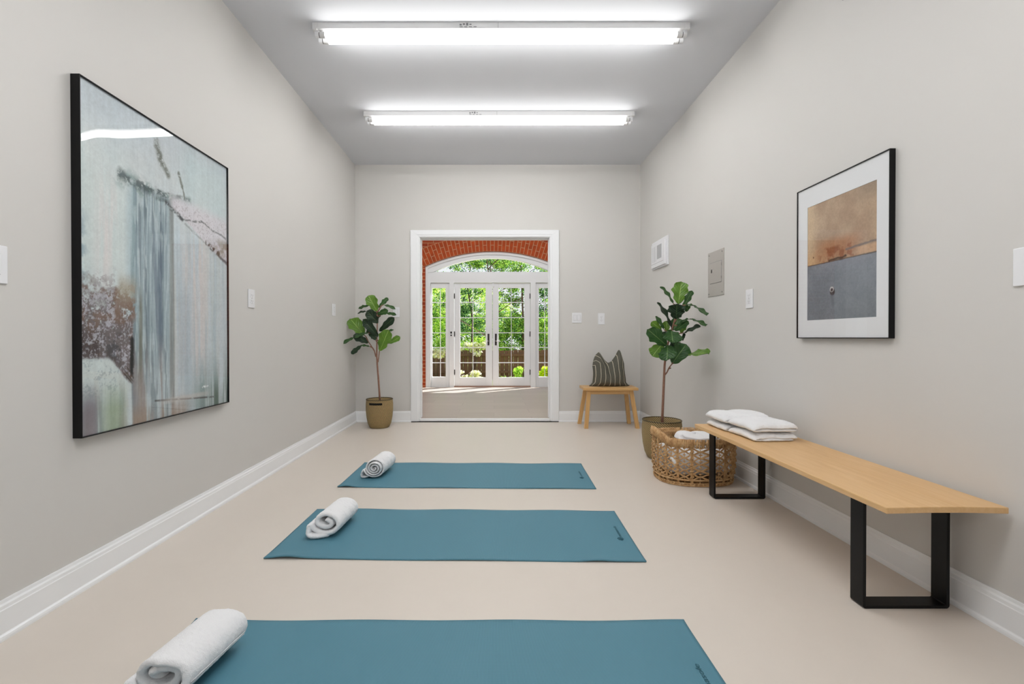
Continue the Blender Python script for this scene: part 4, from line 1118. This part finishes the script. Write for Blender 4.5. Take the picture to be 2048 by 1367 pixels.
def leaf_mesh(B, T, W, fold, curve, nrm, seed):
    """fiddle-leaf blade from base B to tip T, width W, normal direction nrm"""
    g = random.Random(seed); B, T = Vector(B), Vector(T); ax = T - B; L = ax.length; ax.normalize()
    nrm = Vector(nrm); nrm = (nrm - ax * nrm.dot(ax)).normalized(); side = ax.cross(nrm).normalized()
    nv, nu = 17, 9; V = []; UV = []; ph = g.uniform(0, 6)
    for j in range(nv):
        v = j / (nv - 1)
        # obovate outline, narrow at the stalk, broad near the tip
        wv = (math.sin(PI * min(1, v ** .8)) ** .5) * (.34 + .80 * v) if 0 < v < 1 else 0.0
        wv *= 1 - .16 * math.exp(-((v - .42) / .13) ** 2)
        for i in range(nu):
            u = -1 + 2 * i / (nu - 1)
            wave = .09 * math.sin(v * 15 + ph + u * 2) * abs(u) ** 2
            hw = W / 2 * 1.18 * wv * (1 + .10 * math.sin(v * 19 + ph * 2 + (1 if u > 0 else 0)))
            p = B + ax * (L * v) + side * (u * hw) + nrm * (fold * W * abs(u) ** 1.4 * wv + wave * W * .8 + curve * L * (4 * v * (1 - v)))
            V.append(tuple(p)); UV.append((.5 + u / 2, v))
    F = grid_faces(nu, nv)
    return V, F, UV
def fig(cx, cy, org, sc, px0, py0, leaves, trunk, branches, label, hole, potr):
    """leaves: tuples in traced drawing units, placed about the trunk axis"""
    k = cy / 940.7
    def W(p, dy=0):
        x = org[0] + p[0] / sc; y = org[1] + p[1] / sc
        Y = cy + dy
        return ((x - 987.9) * Y / 940.7, Y, HC - .0067 * Y - (y - 680.2) * Y / 940.7)
    r = empty('potted_fig_plant', (cx, cy, 0), label, 'plant', 'fiddle-leaf figs in woven pots')
    q = MB(); q.tube([W(p) if len(p) == 2 else W(p[:2], p[2]) for p in trunk], [.0115, .0105, .0098, .009, .008, .007, .006, .005][:len(trunk)], 10)
    for b in branches: q.tube([W(p[:2], p[2] if len(p) > 2 else 0) for p in b], [.0075] + [.0055] * (len(b) - 2) + [.004], 8)
    q.build('trunk', M['bark'], r, smooth=True)
    rr = random.Random(int(cx * 100))
    for i, (b, t, w, tone, db, dt) in enumerate(leaves):
        B, T_ = W(b, db), W(t, dt); wm = w / sc * (cy + dt) / 940.7
        L = (Vector(T_) - Vector(B)).length; real = max(wm * 1.02, .40 * L); th = math.acos(min(1, wm / real))
        ax = (Vector(T_) - Vector(B)).normalized(); view = Vector((B[0], B[1], B[2] - HC)).normalized() * -1
        n0 = (view - ax * view.dot(ax)).normalized(); s0 = ax.cross(n0)
        sg = 1 if s0.z > 0 else -1
        nrm = n0 * math.cos(th) + s0 * math.sin(th) * sg
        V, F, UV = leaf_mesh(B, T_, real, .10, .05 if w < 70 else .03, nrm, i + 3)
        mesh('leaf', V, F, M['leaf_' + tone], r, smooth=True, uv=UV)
        tr = trunk[-1]
    # pot
    P = [(0, .004), (potr * .68, .0), (potr * .74, .006), (potr * .88, .05), (potr * .97, .12), (potr * 1.02, .2), (potr * 1.02, .26), (potr * .99, .305), (potr * 1.0, .312), (potr * .96, .312), (potr * .95, .3), (potr * .95, .22), (potr * .92, .17)]
    V, F, UV = lathe(P, cx, cy); pot = mesh('woven_pot', V, F, M['pot'], r, smooth=True, uv=UV)
    q = MB(); n = 96
    q.tube([(cx + potr * .98 * math.cos(2 * PI * i / n), cy + potr * .98 * math.sin(2 * PI * i / n), .312 + .002 * (i % 2)) for i in range(n + 1)], .005, 6)
    q.build('pot_rim', M['pot'], pot, smooth=True)
    V, F, UV = lathe([(0, .225), (potr * .5, .23), (potr * .93, .222)], cx, cy, 32); mesh('soil', V, F, M['soil'], r, smooth=True)
    if hole:
        a0 = math.atan2(-cy, -cx) ; n = 12; q = MB(); Vv = []
        for i in range(n + 1):
            a = -PI / 2 - .02 - .5 + 1.0 * i / n - .05
            for z, rr_ in ((.262, 1.008), (.262, 1.025), (.285, 1.02), (.285, 1.004)):
                Vv.append((cx + potr * (rr_ + .012) * math.cos(a), cy + potr * (rr_ + .012) * math.sin(a), z))
        Fv = []
        for i in range(n):
            for kk in range(4): a = i * 4 + kk; b = i * 4 + (kk + 1) % 4; Fv.append((a, b, b + 4, a + 4))
        Fv += [(0, 1, 2, 3), (n * 4 + 3, n * 4 + 2, n * 4 + 1, n * 4)]
        mesh('handle_slot', Vv, Fv, M['gap'], pot)
    return r
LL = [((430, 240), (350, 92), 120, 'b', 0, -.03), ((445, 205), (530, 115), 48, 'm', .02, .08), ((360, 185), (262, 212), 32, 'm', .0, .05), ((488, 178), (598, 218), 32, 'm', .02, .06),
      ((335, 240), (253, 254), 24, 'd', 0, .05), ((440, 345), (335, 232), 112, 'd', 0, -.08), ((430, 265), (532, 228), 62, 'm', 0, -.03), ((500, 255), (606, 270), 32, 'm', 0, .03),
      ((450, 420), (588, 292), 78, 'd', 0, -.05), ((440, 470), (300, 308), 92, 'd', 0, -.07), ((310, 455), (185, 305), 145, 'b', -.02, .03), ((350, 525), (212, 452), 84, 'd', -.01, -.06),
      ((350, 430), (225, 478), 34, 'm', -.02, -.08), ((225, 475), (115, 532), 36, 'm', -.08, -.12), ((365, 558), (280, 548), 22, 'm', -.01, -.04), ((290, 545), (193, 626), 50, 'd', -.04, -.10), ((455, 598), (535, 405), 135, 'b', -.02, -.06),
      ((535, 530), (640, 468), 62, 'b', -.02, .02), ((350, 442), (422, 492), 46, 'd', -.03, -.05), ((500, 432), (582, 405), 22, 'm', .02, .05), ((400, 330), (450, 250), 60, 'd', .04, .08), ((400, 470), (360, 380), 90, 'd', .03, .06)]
fig(-1.277, 5.24, (660, 570), 4.556, 0, 0, LL, [(455, 1075), (450, 1000), (440, 850), (430, 720), (425, 620), (428, 480), (432, 330), (432, 240)],
    [[(418, 650), (405, 600), (375, 550), (345, 505, -.01)], [(436, 700), (444, 650), (450, 600), (455, 585, -.02)], [(345, 505), (330, 470), (310, 450, -.02)], [(428, 500), (470, 510), (535, 530, -.02)], [(350, 430, -.02), (400, 470), (427, 520)], [(365, 556, -.01), (390, 570), (408, 600)],
     [(432, 250), (470, 185), (490, 178, .02)], [(432, 250), (390, 190), (360, 185)], [(432, 280), (380, 240), (335, 240)], [(432, 290), (470, 262), (500, 255)]],
    'shorter fiddle-leaf fig in a woven pot left of the doorway', True, .146)
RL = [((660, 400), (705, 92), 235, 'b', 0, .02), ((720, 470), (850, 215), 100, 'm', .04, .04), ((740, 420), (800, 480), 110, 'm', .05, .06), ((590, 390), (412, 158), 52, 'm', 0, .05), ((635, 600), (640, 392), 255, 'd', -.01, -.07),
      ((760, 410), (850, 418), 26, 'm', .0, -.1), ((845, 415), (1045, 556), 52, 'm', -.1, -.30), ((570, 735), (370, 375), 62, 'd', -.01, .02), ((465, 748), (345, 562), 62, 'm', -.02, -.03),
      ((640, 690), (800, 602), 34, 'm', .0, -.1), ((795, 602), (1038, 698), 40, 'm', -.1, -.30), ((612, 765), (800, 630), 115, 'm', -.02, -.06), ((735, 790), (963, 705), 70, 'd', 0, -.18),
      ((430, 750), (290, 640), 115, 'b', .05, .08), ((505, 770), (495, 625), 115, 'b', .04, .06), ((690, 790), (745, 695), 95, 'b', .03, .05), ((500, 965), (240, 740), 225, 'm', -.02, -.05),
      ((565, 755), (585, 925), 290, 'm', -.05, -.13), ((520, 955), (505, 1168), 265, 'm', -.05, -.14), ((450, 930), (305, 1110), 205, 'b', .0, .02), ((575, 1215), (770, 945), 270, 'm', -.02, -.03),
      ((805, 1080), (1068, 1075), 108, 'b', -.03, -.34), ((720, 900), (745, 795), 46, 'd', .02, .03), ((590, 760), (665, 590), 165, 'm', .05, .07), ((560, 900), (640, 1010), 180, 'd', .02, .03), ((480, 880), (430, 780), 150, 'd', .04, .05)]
fig(1.393, 3.9, (1260, 550), 6.833, 0, 0, RL, [(440, 2075), (445, 1900), (462, 1500), (472, 1250), (490, 1050), (545, 850), (600, 650), (655, 420)],
    [[(480, 1360), (505, 1330), (535, 1265), (575, 1212, -.02)], [(530, 1275), (560, 1270)], [(575, 1212, -.02), (700, 1120), (805, 1080, -.03)], [(540, 860), (520, 920), (510, 960, -.03)], [(560, 800), (565, 770), (565, 755, -.05)], [(655, 450), (720, 415), (762, 410)], [(610, 640), (625, 620), (635, 600)],
     [(560, 800), (650, 800), (735, 790)], [(655, 420), (615, 410), (590, 390)], [(600, 680), (620, 690), (642, 690)], [(560, 790), (500, 770), (465, 748, -.02)]],
    'taller fiddle-leaf fig in a woven pot behind the wicker basket', False, .156)

# ------------------------------------------------------------------ wicker basket with towels
def m_wick():
    t = NT('water_hyacinth_cane'); n = t.noise(t.obj(), 38, 4, .6); n2 = t.noise(t.obj((1, 1, 1)), 160, 2)
    c = t.ramp(n, [(.25, lin(156, 112, 68)), (.5, lin(208, 166, 114)), (.78, lin(234, 204, 160))])
    t.base(t.mix(t.math('MULTIPLY', n2, .3), c, lin(110, 70, 36))); t.p.inputs['Roughness'].default_value = .6; t.bump(n2, .4, .002); return t.m
M['wick'] = m_wick()
def basket():
    cx, cy, rx, ry, h = 1.408, 3.33, .268, .212, .268
    BN = 17
    r = empty('wicker_basket', (cx, cy, 0), 'oval openwork cane basket on the floor under the far end of the bench', 'basket')
    rr = random.Random(2)
    def P(a, z, o=0):
        k = .93 + .07 * min(1, z / .12) + o
        e = 2.4; c, s = math.cos(a), math.sin(a)
        return (cx + rx * k * math.copysign(abs(c) ** (2 / e), c), cy + ry * k * math.copysign(abs(s) ** (2 / e), s), z)
    def hz(a): return h + .048 * max(0, abs(math.cos(a)) - .8) / .2   # rim rises into handles at the ends
    N = BN; q = MB()
    for i in range(N):
        a = 2 * PI * i / N
        for d in (-.017, .017):
            q.tube([P(a + d, z, 0) for z in np.linspace(.012, hz(a), 9)], .0048, 6)
        b = a + PI / N
        q.tube([P(b, z, 0.0) for z in np.linspace(.012, hz(b), 9)], .0022, 5)
    q.build('stakes', M['wick'], r, smooth=True)
    q = MB(); rows = 5; dz = (h - .055) / rows
    for kx in range(rows):
        zc = .045 + dz * (kx + .5)
        for sg in (-1, 1):
            for jj in (-.0022, .0026):
                pts = []
                for i in range(N * 8 + 1):
                    a = 2 * PI * i / (N * 8); c = math.cos(a * N + PI)      # meets the row above / below between the stakes
                    z = zc + sg * dz * .5 * (.5 - .5 * c) * .98 + jj + rr.uniform(-.002, .002)
                    pts.append(P(a, z, .012 * math.sin(a * N * 2 + sg) + rr.uniform(-.003, .003)))
                q.tube(pts, .0036, 5)
        for i in range(N):   # wrapped knots where the canes cross the double stakes
            a = 2 * PI * i / N
            q.tube([P(a + d, zc + (.004 if d > 0 else -.004), .03) for d in (-.05, 0, .05)], .0045, 6)
            b = a + PI / N
            for zz in (zc + dz * .5,):
                q.tube([P(b + d, zz, .02) for d in (-.03, 0, .03)], .0042, 6)
    q.build('woven_lattice', M['wick'], r, smooth=True)
    q = MB()
    for z, ra in ((.007, .007), (.02, .005), (.044, .006)):
        q.tube([P(2 * PI * i / 96, z, .01) for i in range(97)], ra, 6)
    for i in range(70):
        a = 2 * PI * i / 70; q.tube([P(a, .003, .02), P(a + .02, .024, .03)], .0042, 5)
    q.build('base_band', M['wick'], r, smooth=True)
    q = MB(); W_ = 170
    for i in range(W_):      # upright wraps around the rim
        a = 2 * PI * i / W_ + rr.uniform(-.008, .008); z0 = hz(a) - .002; z1 = z0 + .05
        t = rr.uniform(.0038, .0062)
        q.tube([P(a, z0 - .002, -.02), P(a + .012, z0 - .004, .035), P(a + .02, (z0 + z1) / 2, .045), P(a + .028, z1 + rr.uniform(0, .003), .02), P(a + .03, z1 - .002, -.015), P(a + .02, z0, -.025)], t, 5)
    q.tube([P(2 * PI * i / 96, hz(2 * PI * i / 96) + .024, .005) for i in range(97)], .012, 10)
    q.build('rim_wrap', M['wick'], r, smooth=True)
    n = 48; V = [(cx, cy, .006)] + [P(2 * PI * i / n, .006, -.01) for i in range(n)]
    mesh('floor_disc', V, [(0, 1 + i, 1 + (i + 1) % n) for i in range(n)], M['wick'], r)
basket()
def basket_towel(cx, cy, rx, ry, z0, z1, label, seed, e=2.6):
    g = np.random.default_rng(seed); nu, nv = 90, 40; V = []
    ph = g.uniform(0, 6, 6)
    for j in range(nv):
        b = -PI / 2 + PI * j / (nv - 1)
        for i in range(nu):
            a = 2 * PI * i / nu; c, s = math.cos(a), math.sin(a); cb, sb = math.cos(b), math.sin(b)
            k = 1 + .035 * math.sin(a * 5 + ph[0] + sb * 3) + .025 * math.sin(a * 11 + ph[1] + sb * 5) + .03 * math.sin(sb * 7 + ph[2] + a * 2)
            x = math.copysign(abs(c * cb) ** (2 / e) if cb > 0 else 0, c) * rx * k; y = math.copysign(abs(s) ** (2 / e) * cb ** (2 / e) if cb > 1e-6 else 0, s) * ry * k
            if cb > 1e-6: x = math.copysign(abs(c) ** (2 / e) * cb ** (2 / e), c) * rx * k
            z = math.copysign(abs(sb) ** (2 / e), sb)
            zz = (z0 + z1) / 2 + z * (z1 - z0) / 2 + .006 * math.sin(a * 3 + ph[3]) * max(0, sb) + .012 * max(0, sb) * math.sin(x * 25 + ph[4]) 
            V.append((cx + x, cy + y, max(zz, z0)))
    r = empty('bunched_towel', (cx, cy, z0), label, 'towel')
    o = mesh('terry_bundle', V, [f for f in grid_faces(nu, nv, wrapu=True)], M['terry'], r, smooth=True)
    tx = bpy.data.textures.new('lump', 'CLOUDS'); tx.noise_scale = .05
    d = o.modifiers.new('d', 'DISPLACE'); d.texture = tx; d.strength = .012; d.mid_level = .6
basket_towel(1.408, 3.33, .234, .180, .055, .238, 'white towel filling the cane basket, showing through its lattice', 3, 3.6)
basket_towel(1.435, 3.35, .135, .11, .259, .327, 'bunched white towel peeking over the rim of the cane basket', 9, 2.3)

# ------------------------------------------------------------------ lights
def area(name, loc, rot, sx, sy, energy, color=(1, 1, 1)):
    l = bpy.data.lights.new(name, 'AREA'); l.shape = 'RECTANGLE'; l.size = sx; l.size_y = sy; l.energy = energy; l.color = color
    o = bpy.data.objects.new(name, l); col.objects.link(o); o.location = loc; o.rotation_euler = rot; return o
area('fill_light_behind', (0.05, -1.6, 1.9), (math.radians(80), 0, 0), 3.0, 2.0, 7, (1, 1, 1))  # unseen fill lamp behind the camera, added to even out the room
area('fill_light_overhead', (0.05, .9, 2.98), (0, 0, 0), 1.5, .6, 27, (1, 1, 1))  # added fill from above for the near floor, not a ceiling fixture
area('fill_light_upward', (0.05, -.5, 1.7), (math.radians(132), 0, 0), .9, .7, 17, (1, 1, 1))  # added fill lamp aimed up, lifts the ceiling tone by bounce
area('fill_light_sunroom', (0.1, 7.2, 3.25), (0, 0, 0), 4.5, 2.2, 56, (.97, .99, 1))  # unseen fill lamp added to brighten the brick and door frames
sun = bpy.data.lights.new('sun', 'SUN'); sun.energy = 16; sun.angle = math.radians(.6); sun.color = (1, .96, .88)
so = bpy.data.objects.new('sun', sun); col.objects.link(so)
so.rotation_euler = Vector((-1.15, -.90, -1.75)).to_track_quat('-Z', 'Y').to_euler()

w = bpy.data.worlds.new('World'); scene.world = w; w.use_nodes = True
bg = w.node_tree.nodes['Background']
tc = w.node_tree.nodes.new('ShaderNodeTexCoord'); sp = w.node_tree.nodes.new('ShaderNodeSeparateXYZ'); rp = w.node_tree.nodes.new('ShaderNodeValToRGB')
w.node_tree.links.new(tc.outputs['Generated'], sp.inputs[0]); w.node_tree.links.new(sp.outputs[2], rp.inputs[0])
rp.color_ramp.elements[0].position = 0; rp.color_ramp.elements[0].color = (.93, .96, 1, 1)
rp.color_ramp.elements[1].position = .6; rp.color_ramp.elements[1].color = (.55, .74, 1, 1)
w.node_tree.links.new(rp.outputs[0], bg.inputs[0]); bg.inputs[1].default_value = 1.1

# ------------------------------------------------------------------ camera
cam = bpy.data.cameras.new('camera'); co = bpy.data.objects.new('camera', cam); col.objects.link(co)
cam.sensor_width = 36; cam.lens = 940.7 / 2048 * 36; cam.clip_start = .05
cam.shift_x = (1024 - 987.9) / 2048; cam.shift_y = -(683.5 - 680.2) / 2048
co.location = (0, 0, HC)
co.rotation_euler = (Matrix.Rotation(PI / 2 - .0067, 3, 'X') @ Matrix.Rotation(-.001, 3, 'Z')).to_euler()
scene.camera = co
scene.view_settings.view_transform = 'Standard'
scene.view_settings.look = 'None'
scene.view_settings.exposure = .1

# soft highlight shoulder, as in the photograph's exposure blend
vs = scene.view_settings; vs.use_curve_mapping = True; cm = vs.curve_mapping
cm.white_level = (3, 3, 3); cv = cm.curves[3]
def shoulder(x): return x if x < .6 else .6 + .4 * (1 - math.exp(-(x - .6) / .4))
cv.points[0].location = (0, 0); cv.points[1].location = (1, 1)
for x in (.1, .3, .5, .6, .66, .75, .85, .95, 1.1, 1.3, 1.6, 2.0, 2.5): cv.points.new(x / 3, shoulder(x))
for p in cv.points: p.handle_type = 'VECTOR'
cm.update()
